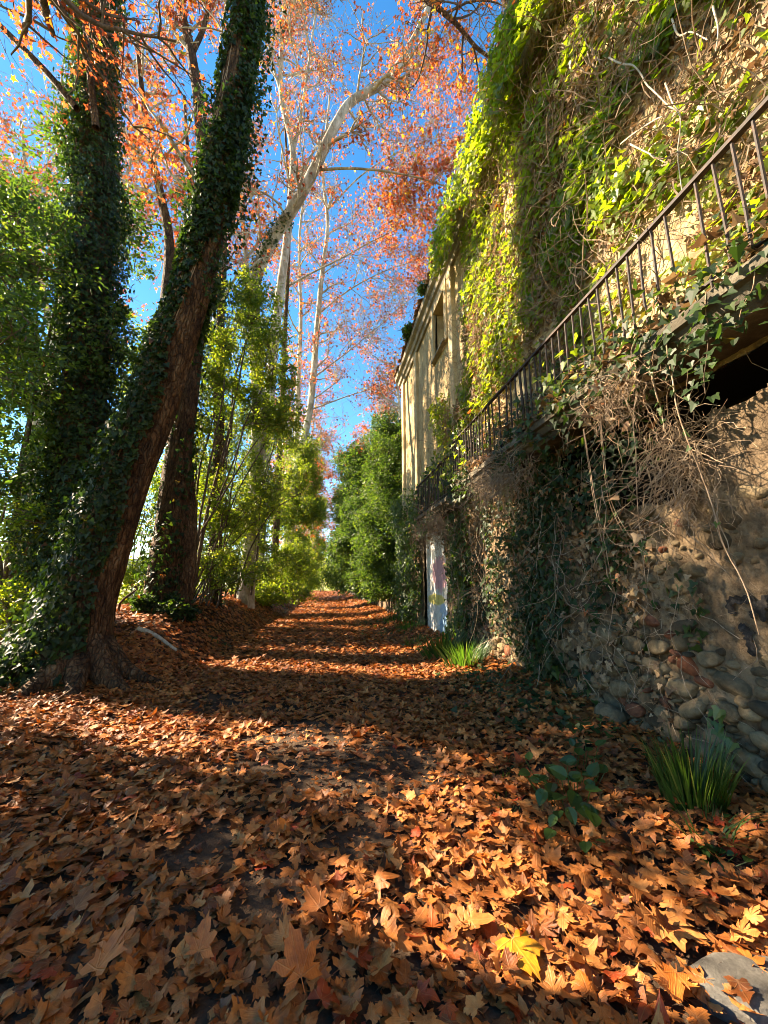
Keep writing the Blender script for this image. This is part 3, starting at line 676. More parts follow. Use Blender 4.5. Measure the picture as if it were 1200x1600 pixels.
# ivy at the far end round the painted door
t = thing('ivy', 'dense dark ivy bulging round the white painted door at the far end', 'climbing plant', (WX-.2, 11, 0))
g = Geo()
for (y0, y1, z0, z1, dep, n, s_) in ((11.7, 15.0, 0, 4.6, .70, 7000, 11), (7.6, 9.2, 0.2, 3.3, .30, 2400, 12), (9.0, 11.8, 2.85, 4.0, .6, 1900, 13), (7.5, 11.6, 3.2, 4.9, .35, 2200, 15)):
    wall_leaves(rng, g, np.array([[y0, z0], [y1, z0], [y1, z1], [y0, z1]]), n, .085, -.3, dep, IVY, .9, 0, .95, seed=s_)
g.obj('leaves', M['evergreen'], t)
g = Geo(); wall_leaves(rng, g, np.array([[9.0, 2.6], [12.6, 2.0], [12.6, 4.1], [8.0, 4.1]]), 1500, .07, -.1, .6, IVY, 1.3, 0, 1, seed=14, tilt=.8); g.obj('dry_leaves', M['dry'], t)
# tangles of dead twigs below the balcony edge
def tangle(c, rad, n, label, L=.5, leafn=40):
    t = thing('dead_vine', label, 'dead vine', c); c = np.array(c)
    n = int(n*1.1); st = c+rng.normal(size=(n, 3))*np.array(rad); st[:, 0] = np.clip(st[:, 0], 2.2, 2.98)
    d = np.column_stack([rng.normal(size=n)*.5-.15, rng.normal(size=n)*.8, -.8+rng.normal(size=n)*.7])
    P = batch_poly(rng, st, d, L*rng.uniform(.3, 1.5, n), 8, .48, -.14); P[:, :, 0] = np.minimum(P[:, :, 0], 2.98)
    g = Geo(); tubes(g, P, np.outer(rng.uniform(.0016, .0046, n), np.linspace(1, .5, 8)), 4); g.obj('stems', M['dead_twig'], t)
    if leafn:
        Q = P[rng.integers(n, size=leafn), rng.integers(8, size=leafn)]
        g = Geo(); scatter(g, IVY, Q, orient(rng.normal(size=(leafn, 3)), rng.normal(size=(leafn, 3))-[0, 0, 1]), rng.uniform(.04, .10, leafn), rng.random(leafn)); g.obj('dry_leaves', M['dry'], t)
tangle((2.45, 2.85, 3.15), (.08, .20, .08), 260, 'tangle of brown twigs spilling over the balcony edge below the railing', .36, 70)
tangle((2.74, 2.62, 2.5), (.08, .10, .22), 300, 'thick beard of dead stems hanging under the balcony beside bare stone', .55, 10)
tangle((2.5, 5.3, 3.1), (.10, .45, .12), 420, 'sunlit straw coloured vine tangle hanging below the middle of the balcony', .65, 50)
tangle((2.45, 8.6, 2.9), (.15, .5, .2), 300, 'dry brown vine mass hanging from the far balcony over the door', .6, 120)
# debris and trailing leaves lying along the balcony slab
t = thing('trailing_ivy', 'ivy and dead leaves piled along the floor of the long balcony', 'climbing plant', (2.6, 4, 3.43))
g = Geo(); n = 1500; yq = rng.uniform(1.0, 7.5, n); P = np.column_stack([2.44+.45*rng.random(n)**1.5, yq, 3.42+.22*rng.random(n)**2*(1+.6*np.sin(yq*4))])
scatter(g, IVY, P, orient(np.array([-.3, -.2, .8])+rng.normal(size=(n, 3))*.6, rng.normal(size=(n, 3))), rng.uniform(.05, .11, n), rng.random(n)); g.obj('dry_leaves', M['dry'], t)
g = Geo(); n = 1500; yq = rng.uniform(1.0, 7.5, n); kq = fbm(np.stack([yq*1.3, yq*0, yq*0+4], -1), 3) > -.25; yq = yq[kq]; n = len(yq)
P = np.column_stack([2.40-.06*rng.random(n)+.3*rng.random(n)**2, yq, 3.46-.5*rng.random(n)**1.3+.4*rng.random(n)**2])
scatter(g, IVY, P, orient(np.array([-.8, -.3, .5])+rng.normal(size=(n, 3))*.6, np.array([0, 0, -1])+rng.normal(size=(n, 3))*.5), rng.uniform(.04, .10, n), np.clip(rng.normal(.55, .25, n), 0, .95)); g.obj('leaves', M['ivy'], t)
g = Geo(); n = 700; yq = rng.uniform(3.2, 10.2, n)
P = np.column_stack([2.46-.10*rng.random(n)+.3*rng.random(n)**2, yq, 3.5+.95*rng.random(n)]); kq = fbm(P*1.4, 3) > 0.0; P = P[kq]; n = len(P)
scatter(g, IVY, P, orient(np.array([-.8, -.3, .5])+rng.normal(size=(n, 3))*.6, np.array([0, 0, -1])+rng.normal(size=(n, 3))*.5), rng.uniform(.05, .11, n), np.clip(rng.normal(.6, .2, n), 0, .98)); g.obj('rail_leaves', M['creeper'], t)
# single hanging stems
HG = [([(1038, 520), (1045, 565), (1052, 600), (1058, 640), (1075, 690), (1098, 745), (1118, 805), (1130, 850), (1165, 920), (1186, 992)], .006, 'longest pale stem hanging from the balcony down to the sprayed black marks'),
      ([(1008, 535), (1014, 570), (1024, 610), (1033, 640), (1038, 672)], .007, 'short thick stem dangling from the balcony with a leaf at its tip'),
      ([(990, 560), (996, 600), (990, 650), (994, 720), (997, 800), (1004, 860), (1010, 920)], .0045, 'straight vertical stem hanging in front of the added dark shade recess under the balcony'),
      ([(912, 670), (922, 730), (932, 790), (945, 850), (955, 905)], .0045, 'paired thin stems hanging left of the added dark shade recess above the ivy'),
      ([(938, 640), (942, 690), (950, 760), (962, 800), (985, 840)], .0035, 'wispy curved stem hanging just right of the paired stems'),
      ([(1104, 455), (1102, 490), (1112, 515), (1140, 502)], .0045, 'looping stem curled against the outer face of the balcony edge'),
      ([(1182, 415), (1176, 450), (1160, 480), (1152, 518)], .004, 'bent thin stem hooked over the balcony edge near the right')]
for px, r, lab in HG:
    L = smooth_line([on_x(x, y, 2.44+(.0 if q < len(px)*.5 else .06)) for q, (x, y) in enumerate(px)], 40); L[:, 1:] += .008*np.stack([fbm(L*9, 2), fbm(L*9+30, 2)], -1)
    base = L[0].copy(); t = thing('hanging_stem', lab, 'vine stem', base)
    g = Geo(); tubes(g, L[None], np.linspace(r, r*.6, 40)[None], 6)
    if 'paired' in lab: tubes(g, (L+np.array([.01, .05, 0])*np.linspace(.2, 1, 40)[:, None])[None], np.linspace(r, r*.6, 40)[None], 6)
    g.obj('stem', M['dead_twig'], t, smooth=True)
    n = 7; Q = L[rng.integers(6, 40, n)]; g = Geo()
    scatter(g, IVY, Q, orient(np.array([-1, -.4, .3])+rng.normal(size=(n, 3))*.4, np.array([0, 0, -1])+rng.normal(size=(n, 3))*.4), rng.uniform(.03, .07, n), rng.uniform(.5, .9, n)); g.obj('leaf_cluster', M['ivy'], t)
L = smooth_line([on_x(x, y, 2.42) for x, y in ((1108, 520), (1104, 560), (1100, 590), (1102, 615))], 20)
t = thing('ivy_strand', 'leafy ivy strand dangling from the balcony edge over the added black shade recess', 'ivy', L[0])
g = Geo(); tubes(g, L[None], np.full((1, 20), .003), 5); g.obj('stem', M['twig'], t)
n = 46; Q = L[rng.integers(0, 20, n)]+rng.normal(size=(n, 3))*[.03, .05, .03]; Q[:20] = on_x(1085, 530, 2.42)+np.column_stack([rng.normal(size=20)*.03, rng.normal(size=20)*.22, rng.normal(size=20)*.06+.02])
g = Geo(); scatter(g, IVY, Q, orient(np.array([-1, -.5, .5])+rng.normal(size=(n, 3))*.4, np.array([0, 0, -1])+rng.normal(size=(n, 3))*.5), rng.uniform(.04, .08, n), rng.uniform(.4, .92, n)); g.obj('leaves', M['ivy'], t)
# fresh sprig against the cobbles
t = thing('ivy_sprig', 'fresh green ivy sprig growing against the cobbles above the grass tuft', 'ivy', on_x(1128, 1165, 2.9))
L = smooth_line([on_x(x, y, 2.86) for x, y in ((1140, 1175), (1128, 1150), (1118, 1125), (1125, 1105))], 16)
g = Geo(); tubes(g, L[None], np.full((1, 16), .003), 5); g.obj('stem', M['twig'], t)
Q = np.array([on_x(x, y, 2.82) for x, y in ((1125, 1108), (1115, 1112), (1128, 1118), (1112, 1126), (1122, 1130), (1120, 1140), (1137, 1152), (1145, 1160), (1130, 1168), (1104, 1198), (1092, 1206))]); n = len(Q)
g = Geo(); scatter(g, IVY, Q, orient(np.array([-1, -.5, .6])+rng.normal(size=(n, 3))*.25, np.array([0, .1, -1])+rng.normal(size=(n, 3))*.35), rng.uniform(.06, .10, n), rng.uniform(.5, .85, n)); g.obj('leaves', M['blade'], t)

# ------------------------------------------------------------------ trees
def trunk_mesh(g, L, R, sides=28, ridge=.05, seed=0, flare=None):
    """a trunk with ridges and furrows; L (n,3) centre line, R (n,) radii."""
    n = len(L); th = np.arange(sides)*2*math.pi/sides
    T = unit(np.gradient(L, axis=0)); A = unit(np.cross(T, np.array([0, 1.0, 0.05]))); B = np.cross(T, A)
    ca, sa = np.cos(th), np.sin(th)
    q = np.stack([np.broadcast_to(ca*2.6, (n, sides)), np.broadcast_to(sa*2.6, (n, sides)), np.broadcast_to(L[:, 2:3]*.9, (n, sides))], -1)
    rr = R[:, None]*(1+ridge*2*fbm(q*[1.6, 1.6, .8]+seed, 3)+ridge*(1-np.abs(fbm(q*[3.5, 3.5, .9]+seed+9, 3))*2.2))
    if flare is not None:
        h = np.clip(1-(L[:, 2]-L[0, 2])/flare[0], 0, 1)[:, None]**1.8
        rr = rr*(1+h*(flare[1]*(0.45+0.55*np.cos(th[None]*5+seed+h*0.8))))
    V = L[:, None]+rr[..., None]*(ca[None, :, None]*A[:, None]+sa[None, :, None]*B[:, None])
    k_ = np.arange(n-1)[:, None]*sides; s = np.arange(sides)[None]; s2 = (s+1) % sides
    g.add(V.reshape(-1, 3), np.stack([k_+s, k_+s2, k_+sides+s2, k_+sides+s], -1).reshape(-1, 4))
    return V
def crown_growth(rng, stems, n1, L1, n2=6, n3=5, leaves=4, t0=.35, lsize=.14, up=.25, toward=None, spread=1.0):
    """branch polylines and leaf places from stems given as (line, radii)."""
    gB, gT, gL = Geo(), Geo(), Geo()
    S, D, LL, RR = [], [], [], []
    for (L, R) in stems:
        k_ = len(L); idx = (rng.uniform(t0, 1, n1)**.9*(k_-1)).astype(int); T = unit(np.gradient(L, axis=0))[idx]
        a = rng.normal(size=(n1, 3)); a[:, 2] *= .3
        if toward is not None: a = a+np.array(toward)
        a = unit(a-(a*T).sum(-1, keepdims=True)*T)
        S.append(L[idx]); D.append(unit(a*spread+T*.55)); tt = idx/(k_-1); LL.append(L1*(1.1-.6*tt)*rng.uniform(.6, 1.2, n1)); RR.append(np.minimum(R[idx]*.6, .068*rng.uniform(.6, 1.2, n1)))
    S, D, LL, RR = map(np.concatenate, (S, D, LL, RR))
    P1 = batch_poly(rng, S, D, LL, 9, .16, up*.22); N1 = len(P1)
    tubes(gB, P1, RR[:, None]*np.linspace(1, .3, 9), 6)
    i1 = np.repeat(np.arange(N1), n2); k1 = rng.integers(2, 9, len(i1)); s2 = P1[i1, k1]; t1 = unit(P1[i1, np.minimum(k1+1, 8)]-P1[i1, k1-1])
    d2 = unit(t1*.6+rng.normal(size=t1.shape)*.75*[1, 1, .6]); L2 = LL[i1]*rng.uniform(.28, .62, len(i1)); P2 = batch_poly(rng, s2, d2, L2, 6, .2, up*.12)
    tubes(gB, P2, (RR[i1]*.45)[:, None]*np.linspace(1, .35, 6), 4)
    i2 = np.repeat(np.arange(len(P2)), n3); k2 = rng.integers(1, 6, len(i2)); s3 = P2[i2, k2]; t2 = unit(P2[i2, k2]-P2[i2, k2-1])
    d3 = unit(t2*.5+rng.normal(size=t2.shape)*.7); L3 = L2[i2]*rng.uniform(.3, .75, len(i2)); P3 = batch_poly(rng, s3, d3, L3, 4, .22, -.02)
    tubes(gT, P3, np.maximum(.004, np.linalg.norm(P3[:, 0]-cC, axis=1)*.00034)[:, None]*np.linspace(1, .55, 4), 3)
    i3 = np.repeat(np.arange(len(P3)), leaves); q = P3[i3, rng.integers(1, 4, len(i3))]+rng.normal(size=(len(i3), 3))*.10
    n = len(q); nn = rng.normal(size=(n, 3))*[1, 1, .8]; dd = np.array([0, 0, -.9])+rng.normal(size=(n, 3))*.65
    pat = fbm(q*.35, 3); keep = rng.random(n) < (.50+1.0*pat); q, nn, dd, pat = q[keep], nn[keep], dd[keep], pat[keep]; n = len(q)
    scatter(gL, PLANE, q, orient(nn, dd), lsize*.86*rng.uniform(.45, 1.3, n), np.clip(.45+.35*pat+rng.normal(size=n)*.24, 0, 1))
    return gB, gT, gL
PLG = 'pale barked plane trees in the row along the left verge'
def plane_tree(seed, label, base, stems, n1=14, L1=3.2, mats=('pale_bark', 'pale_bark'), sides=20, ridge=.03, flare=(1.2, .35), toward=None, **kw):
    """stems: list of ([(x,y,z)...], r0, r1); the first is the trunk."""
    rng = np.random.default_rng(seed); t = thing('plane_tree', label, 'tree', base, PLG)
    st = []; g = Geo()
    for q, (pts, r0, r1) in enumerate(stems):
        L = smooth_line(pts, 70 if q == 0 else 44); L[:, :2] += .05*np.stack([fbm(L*.7+seed, 2), fbm(L*.7+seed+50, 2)], -1)*(1 if q else np.linspace(0, 1, len(L))[:, None])
        R = np.linspace(r0**.8, r1**.8, len(L))**1.25
        if q == 0: trunk_mesh(g, L, R, sides, ridge, seed, flare)
        else: trunk_mesh(g, L, R, 12, ridge, seed+q)
        st.append((L, R))
    g.obj('trunk', M[mats[0]], t, smooth=True)
    gB, gT, gL = crown_growth(rng, st, n1, L1, toward=toward, **{**dict(n2=8, n3=6, leaves=5), **kw})
    gB.obj('branches', M[mats[1]], t, smooth=True); gT.obj('twigs', M[mats[1]], t); gL.obj('leaves', M['crown'], t)
    return t, st
P_ = lambda lst, Y: [tuple(on_y(x, y, Y)) for x, y in lst]
def bump_ivy(rng, g, line, R, n, size, thick=.16, mask=None, rlo=0, rhi=.95, lobe=None):
    k_ = len(line); t = rng.random(n)*(k_-1.01); i = t.astype(int); f = (t-i)[:, None]; c = line[i]*(1-f)+line[i+1]*f; r = R[i]
    th = rng.random(n)*2*math.pi
    dr_ = np.column_stack([np.cos(th), np.sin(th), np.zeros(n)])
    cl = fbm(np.column_stack([c[:, 2]*.9+th*0, np.cos(th)*1.3, np.sin(th)*1.3]), 4)
    keep = np.ones(n, bool)
    if mask is not None: keep = mask(t/(k_-1), dr_, cl, rng.random(n))
    c, r, dr_, cl = c[keep], r[keep], dr_[keep], cl[keep]; n = len(c)
    d = r+.01+thick*np.clip(.6+cl, .1, 1.6)*rng.random(n)
    if lobe is not None: d = d+lobe*np.clip(dr_@np.array([-.89, -.45, 0]), 0, 1)*rng.random(n)*np.clip(1.15-(c[:, 2]-line[0][2])/5.5, 0, 1)
    P = c+dr_*d[:, None]
    nn = dr_+np.array([0, 0, .35])+rng.normal(size=(n, 3))*.5; dd = np.array([0, 0, -1])+rng.normal(size=(n, 3))*.5
    scatter(g, IVY, P, orient(nn, dd), size*rng.uniform(.45, 1.5, n), np.clip(rlo+(rhi-rlo)*(rng.normal(.5, .25, n)), 0, 1))

# 1. the big leaning tree with ivy
rng = np.random.default_rng(11)
lean_px = [(118, 1085), (136, 950), (180, 800), (232, 660), (279, 520), (317, 390), (343, 270), (367, 140), (388, 0), (402, -110)]
Ls = [on_y(x, y, yy) for (x, y), yy in zip(lean_px, (6.7, 6.7, 6.65, 6.6, 6.5, 6.4, 6.35, 6.3, 6.3, 6.3))]; Ls[0][2] = -.15
base = (float(Ls[0][0]), 6.7, 0.0)
t = thing('leaning_tree', 'huge old tree leaning right over the path, trunk half covered in dark ivy', 'tree', base)
L = smooth_line(Ls, 150); L[:, :2] += .03*np.stack([fbm(L*.9+4, 3), fbm(L*.9+44, 3)], -1); R = np.interp(np.linspace(0, 1, 150), [0, .08, .2, .45, .7, 1], [.44, .36, .33, .29, .26, .22])
g = Geo(); trunk_mesh(g, L, R, 72, .065, 3, (1.3, .55))
g.obj('trunk', M['rough_bark'], t, smooth=True)
for q, (pts, r0) in enumerate(([(240, 1095), (205, 1058), (170, 1020), (155, 985)], .20), ([(280, 1090), (225, 1075), (180, 1060), (150, 1020)], .13), ([(70, 1130), (95, 1100), (115, 1050)], .17)) if False else enumerate([([(.95, -.55), (.55, -.35), (.2, -.1)], .16), ([(1.25, -.05), (.7, -.1), (.25, 0)], .13), ([(-.2, -1.0), (-.1, -.55), (0, -.2)], .16), ([(-1.2, -.3), (-.7, -.2), (-.2, 0)], .16), ([(.5, -1.1), (.3, -.6), (.1, -.2)], .13)]):
    pp = [(base[0]+x, base[1]+y, gh(base[0]+x, base[1]+y)+zz) for (x, y), zz in zip(pts, (-.06, .10, .42))]
    Lr = smooth_line(pp, 26); g = Geo(); trunk_mesh(g, Lr, np.linspace(r0*.45, r0*1.3, 26), 18, .10, q+40); g.obj('root', M['rough_bark'], t, smooth=True)
lean_st = [(L[100:], R[100:])]
gB, gT, gL = crown_growth(rng, [(smooth_line([L[-1], L[-1]+[.3, .3, 2.5], L[-1]+[1.0, .6, 5.5]], 30), np.linspace(.22, .07, 30)), (smooth_line([L[-8], L[-8]+[-1.2, .6, 2.5], L[-8]+[-2.4, 1.4, 5.0]], 30), np.linspace(.16, .05, 30))], 10, 3.4, 6, 5, 4, t0=.1, lsize=.115)
g = gB
for q, (a, b) in enumerate((((.3, .3, 2.5), (1.0, .6, 5.5)), ((-1.2, .6, 2.5), (-2.4, 1.4, 5.0)))):
    s0 = L[-1] if q == 0 else L[-8]; trunk_mesh(g, smooth_line([s0, s0+np.array(a), s0+np.array(b)], 30), np.linspace(.22 if q == 0 else .16, .06, 30), 12, .03, q)
gB.obj('branches', M['pale_bark'], t, smooth=True); gT.obj('twigs', M['twig'], t); gL.obj('leaves', M['crown'], t)
ti = thing('ivy', 'glossy dark ivy wrapping the leaning trunk from its root to the sky', 'climbing plant', (base[0]-.4, base[1]-.3, 0))
def lean_mask(tt, d, cl, u):
    left = -d[:, 0]*.9-d[:, 1]*.15
    s_ = -d[:, 0]*.89-d[:, 1]*.45
    lo = (tt < .42) & (s_+.5*cl > -.12+.5*tt)
    mid = (tt >= .42) & (tt < .62) & (left*.6+cl*1.1 > -.25)
    hi = (tt >= .62) & (d[:, 0]*.45+cl*1.2 > -.15)
    return lo | mid | hi
g = Geo(); bump_ivy(rng, g, L, R*1.02, 26000, .078, .13, lean_mask, 0, .86, lobe=.34)
# skirt of ivy over the root and bank on the left, and loose bunches high on the right side
n = 2600; a = rng.random(n)**.7; P = np.column_stack([base[0]-.35-1.0*a+rng.normal(size=n)*.12, base[1]-.35+rng.normal(size=n)*.35, np.zeros(n)])
P[:, 2] = gh(P[:, 0], P[:, 1])+.04+(1.2*(1-a)**1.6)*rng.random(n)**.8
scatter(g, IVY, P, orient(np.array([-.25, -.7, .6])+rng.normal(size=(n, 3))*.45, np.array([-.2, -.3, -.8])+rng.normal(size=(n, 3))*.5), rng.uniform(.05, .10, n), np.clip(rng.normal(.45, .22, n), 0, .9))
for (k_, nn_, sx) in ((138, 200, .42), (126, 260, .40), (115, 240, .42), (104, 300, .42), (95, 260, .40), (86, 200, .36), (134, 160, -.3), (110, 200, -.34), (92, 200, -.36), (76, 220, .4)):
    c = L[k_]+np.array([sx, -.1, 0]); P = c+rng.normal(size=(nn_, 3))*[.13, .16, .34]
    scatter(g, IVY, P, orient(np.array([.2, -.6, .4])+rng.normal(size=(nn_, 3))*.6, np.array([0, 0, -1])+rng.normal(size=(nn_, 3))*.5), rng.uniform(.05, .095, nn_), np.clip(rng.normal(.45, .25, nn_), 0, .9))
g.obj('leaves', M['ivy'], ti)
g = Geo(); n = 26; st = L[rng.integers(2, 60, n)]; ang = rng.uniform(-2.6, -.6, n); stt = np.column_stack([st[:, 0]+np.cos(ang)*.5, st[:, 1]+np.sin(ang)*.5, st[:, 2]])
Pq = []
for q in range(n):
    i0 = rng.integers(2, 70); a0 = rng.uniform(2.4, 4.6); ii = np.linspace(i0, i0+60, 22).astype(int); aa = a0+np.cumsum(rng.normal(size=22)*.07)
    Pq.append(L[ii]+np.column_stack([np.cos(aa), np.sin(aa), aa*0])*(R[ii]*1.09)[:, None])
tubes(g, np.array(Pq), np.broadcast_to(np.linspace(.014, .006, 22), (n, 22)), 5); g.obj('stems', M['dead_twig'], ti, smooth=True)

# 2. ivy column tree on the far left
rng = np.random.default_rng(12)
Lc = smooth_line([on_y(x, y, 8.3) for x, y in ((95, 985), (120, 760), (140, 500), (150, 250), (150, 0), (150, -120))], 110); Lc[0, 2] = -.1
t = thing('ivy_covered_tree', 'tall tree at the left edge buried in a column of ivy', 'tree', (float(Lc[0, 0]), 8.3, 0)); Rc = np.linspace(.42, .22, 110)
g = Geo(); trunk_mesh(g, Lc, Rc, 24, .05, 8, (1.2, .4))
for px, r in (([(150, 200), (138, 90), (128, -20)], .07), ([(120, 170), (70, 110), (0, 40), (-40, 0)], .07)):
    LL = smooth_line([on_y(x, y, 7.6) for x, y in px], 24); trunk_mesh(g, LL, np.linspace(r, r*.7, 24), 10, .03, 4)
g.obj('trunk', M['rough_bark'], t, smooth=True)
gB, gT, gL = crown_growth(rng, [(smooth_line([Lc[-1], Lc[-1]+[.2, 0, 3], Lc[-1]+[-.3, .4, 6]], 30), np.linspace(.2, .06, 30)), (smooth_line([Lc[85], Lc[85]+[-1.4, -.4, 2.0], Lc[85]+[-2.4, -.4, 4.6]], 30), np.linspace(.09, .04, 30))], 13, 3.0, 6, 5, 5, t0=.1, lsize=.115)
gB.obj('branches', M['twig'], t, smooth=True); gT.obj('twigs', M['twig'], t); gL.obj('leaves', M['crown'], t)
ti = thing('ivy', 'shaggy green ivy column hiding the trunk at the left edge', 'climbing plant', (float(Lc[0, 0]), 8.0, 0))
g = Geo(); bump_ivy(rng, g, Lc, Rc, 42000, .075, .50, lambda tt, d, cl, u: u < .75+.9*cl+.25, .1, .95)
g.obj('leaves', M['ivy'], ti)

# foliage masses: stems, twigs and clumps of leaves
DENS = {'evergreen': 2.2, 'hedge': 2.1}
def bush(name, label, cat, seed, base, blobs, leafn, size, mat, stems=5, group=None, sig=.26, clump=55, tmpl=OVAL, bark_='twig', stem_r=.03, airy=0.32):
    rng = np.random.default_rng(seed); base = (base[0], base[1], float(gh(base[0], base[1])) if len(base) < 3 else base[2]); t = thing(name, label, cat, base, group)
    leafn = int(leafn*DENS.get(mat, 1)); size *= 1.08; sig *= .95
    B = np.array(base); gS, gT, gL = Geo(), Geo(), Geo(); vol = np.array([b[1][0]*b[1][1]*b[1][2] for b in blobs])**.8; vol /= vol.sum()
    tops = []; blobs = [(np.array(c, float), np.array(r, float)) for c, r in blobs]; sat = []
    for c, r in blobs:
        for _ in range(4): uu = unit(rng.normal(size=3)*[1, 1, .9]); sat.append((c+uu*r*rng.uniform(.65, 1.15), r*rng.uniform(.28, .55)))
    blobs = [(c, r*.92) for c, r in blobs]+[(c, r) for c, r in sat if c[2]-r[2]*.5 > 0]; vol = np.array([b[1][0]*b[1][1]*b[1][2] for b in blobs])**.8; vol /= vol.sum()
    for (c, r), w in zip(blobs, vol):
        c = np.array(c, float); r = np.array(r, float); nc = max(4, int(leafn*w/clump))
        u = unit(rng.normal(size=(nc, 3)))*(rng.random((nc, 1))**.5)*1.12; u *= (1+.45*fbm(u*1.9+seed, 3))[:, None]
        C = c+u*r; nl = rng.integers(int(clump*.4), int(clump*1.6), nc); i = np.repeat(np.arange(nc), nl)
        sg = sig*rng.uniform(.6, 1.4, nc)[i]
        P = C[i]+unit(rng.normal(size=(len(i), 3)))*(rng.random((len(i), 1))**.4)*1.55*sg[:, None]*[1, 1, .7]; n = len(P)
        k_ = P[:, 2] > gh(P[:, 0], P[:, 1])+.02; P = P[k_]; n = len(P); i = i[k_]
        if True: k_ = fbm(P*[2.0, 2.0, 1.5]*min(1.6, .11/size)+seed, 3) > airy-.55; P = P[k_]; i = i[k_]; n = len(P)
        nn = u[i]*.5+np.array([0, 0, .6])+rng.normal(size=(n, 3))*.6; dd = u[i]*.8+rng.normal(size=(n, 3))*.7+np.array([0, 0, -.25])
        scatter(gL, tmpl, P, orient(nn, dd), size*rng.uniform(.6, 1.3, n), np.clip(rng.normal(.45, .22, n)+(.18*fbm(C*.9, 2))[i], 0, 1))
        m_ = max(6, nc//9); us = unit(rng.normal(size=(m_, 3))*[1, 1, .8]+[0, 0, .35]); s0 = c+us*r*rng.uniform(.6, 1.0, (m_, 1)); Lh = r.mean()*rng.uniform(.25, .65, m_)
        Ps = batch_poly(rng, s0, us+[0, 0, .35]+rng.normal(size=(m_, 3))*.35, Lh, 7, .18, -.03); tubes(gT, Ps, np.broadcast_to(np.linspace(.008, .003, 7)*size/.09, (m_, 7)), 3)
        Q = np.repeat(Ps.reshape(-1, 3), 4, 0); Q = Q+rng.normal(size=Q.shape)*size*.7; kq = Q[:, 2] > gh(Q[:, 0], Q[:, 1])+.03; Q = Q[kq]; nq = len(Q)
        scatter(gL, tmpl, Q, orient(rng.normal(size=(nq, 3))*.7+[0, 0, .6], rng.normal(size=(nq, 3))+[0, 0, -.2]), size*rng.uniform(.6, 1.25, nq), np.clip(rng.normal(.55, .22, nq), 0, 1))
        nt_ = nc; st = c+(C-c)*.25+rng.normal(size=(nt_, 3))*.15; f = np.linspace(0, 1, 5)[None, :, None]
        Pt = st[:, None]*(1-f)+C[:, None]*f+rng.normal(size=(nt_, 5, 3))*.05*f; tubes(gT, Pt, np.broadcast_to(np.linspace(.010, .003, 5), (nt_, 5)), 4)
        tops.append(c)
    stems = max(2, int(stems*.6))
    for s_ in range(stems):
        c = tops[s_ % len(tops)]; b0 = B+np.array([rng.normal()*.25, rng.normal()*.25, -.1]); e = c+rng.normal(size=3)*.3
        f = np.linspace(0, 1, 14)[:, None]; Ln = b0*(1-f)+e*f+np.array([0, 0, .25])*np.sin(f*math.pi)+.24*np.stack([fbm(np.hstack([f*4, f*0+s_, f*0+seed]), 2), fbm(np.hstack([f*4, f*0+s_+9, f*0+seed]), 2), f[:, 0]*0], -1)
        tubes(gS, Ln[None], np.linspace(stem_r, stem_r*.35, 14)[None]*rng.uniform(.7, 1.3), 7)
    gS.obj('stems', M[bark_], t, smooth=True); gT.obj('twigs', M['twig'], t); gL.obj('leaves', M[mat], t)
    return t
yp = lambda x, y, Y: tuple(on_y(x, y, Y))
# dense evergreen mass at the left edge
bush('evergreen_tree', 'dense dark evergreen filling the left edge beside the ivy column', 'tree', 31, (-6.3, 8.6),
     [(yp(40, 330, 8.6), (1.0, 1.0, 1.5)), (yp(70, 480, 8.4), (1.3, 1.2, 1.3)), (yp(60, 620, 8.4), (1.5, 1.2, 1.2)), (yp(180, 560, 8.6), (.7, .9, 1.3)), (yp(30, 760, 8.6), (1.2, 1.2, 1.0)), (yp(120, 250, 8.6), (.7, .8, 1.0)), (yp(200, 350, 9.0), (.6, .8, 1.1)), (yp(-60, 560, 8.6), (1.4, 1.2, 2.6)), (yp(90, 760, 8.4), (.9, .9, 1.2)),
      ((-5.0, 5.6, 4.6), (.8, .9, 1.2)), ((-5.4, 6.0, 6.4), (.9, .9, 1.0)), ((-5.3, 5.2, 3.0), (.8, .8, .9)), ((-5.1, 6.5, 6.6), (.9, .8, .9)), ((-5.2, 6.3, 5.2), (.8, .7, .8)), ((-5.6, 6.9, 7.8), (.8, .8, .8))],
     30000, .085, 'evergreen', 12, sig=.24, stem_r=.05, airy=.54)
bush('shrub', 'loose shrub with bare stems in front of the bright field at the left edge', 'shrub', 32, (-6.0, 7.6), [(yp(20, 830, 7.8), (1.0, .8, .6)), (yp(40, 930, 7.8), (.7, .6, .35)), (yp(0, 960, 7.8), (.6, .6, .3))], 2600, .07, 'hedge', 9, airy=.5)
bush('shrub', 'leafy shrub added out of view left of the camera to block sun', 'shrub', 30, (-5.6, 4.9), [((-5.4, 4.9, 1.9), (.8, .8, 1.0)), ((-5.5, 4.7, 3.3), (.7, .7, .7))], 4200, .085, 'evergreen', 7, airy=.5)  # unseen shrub, added to keep sun off the near ground
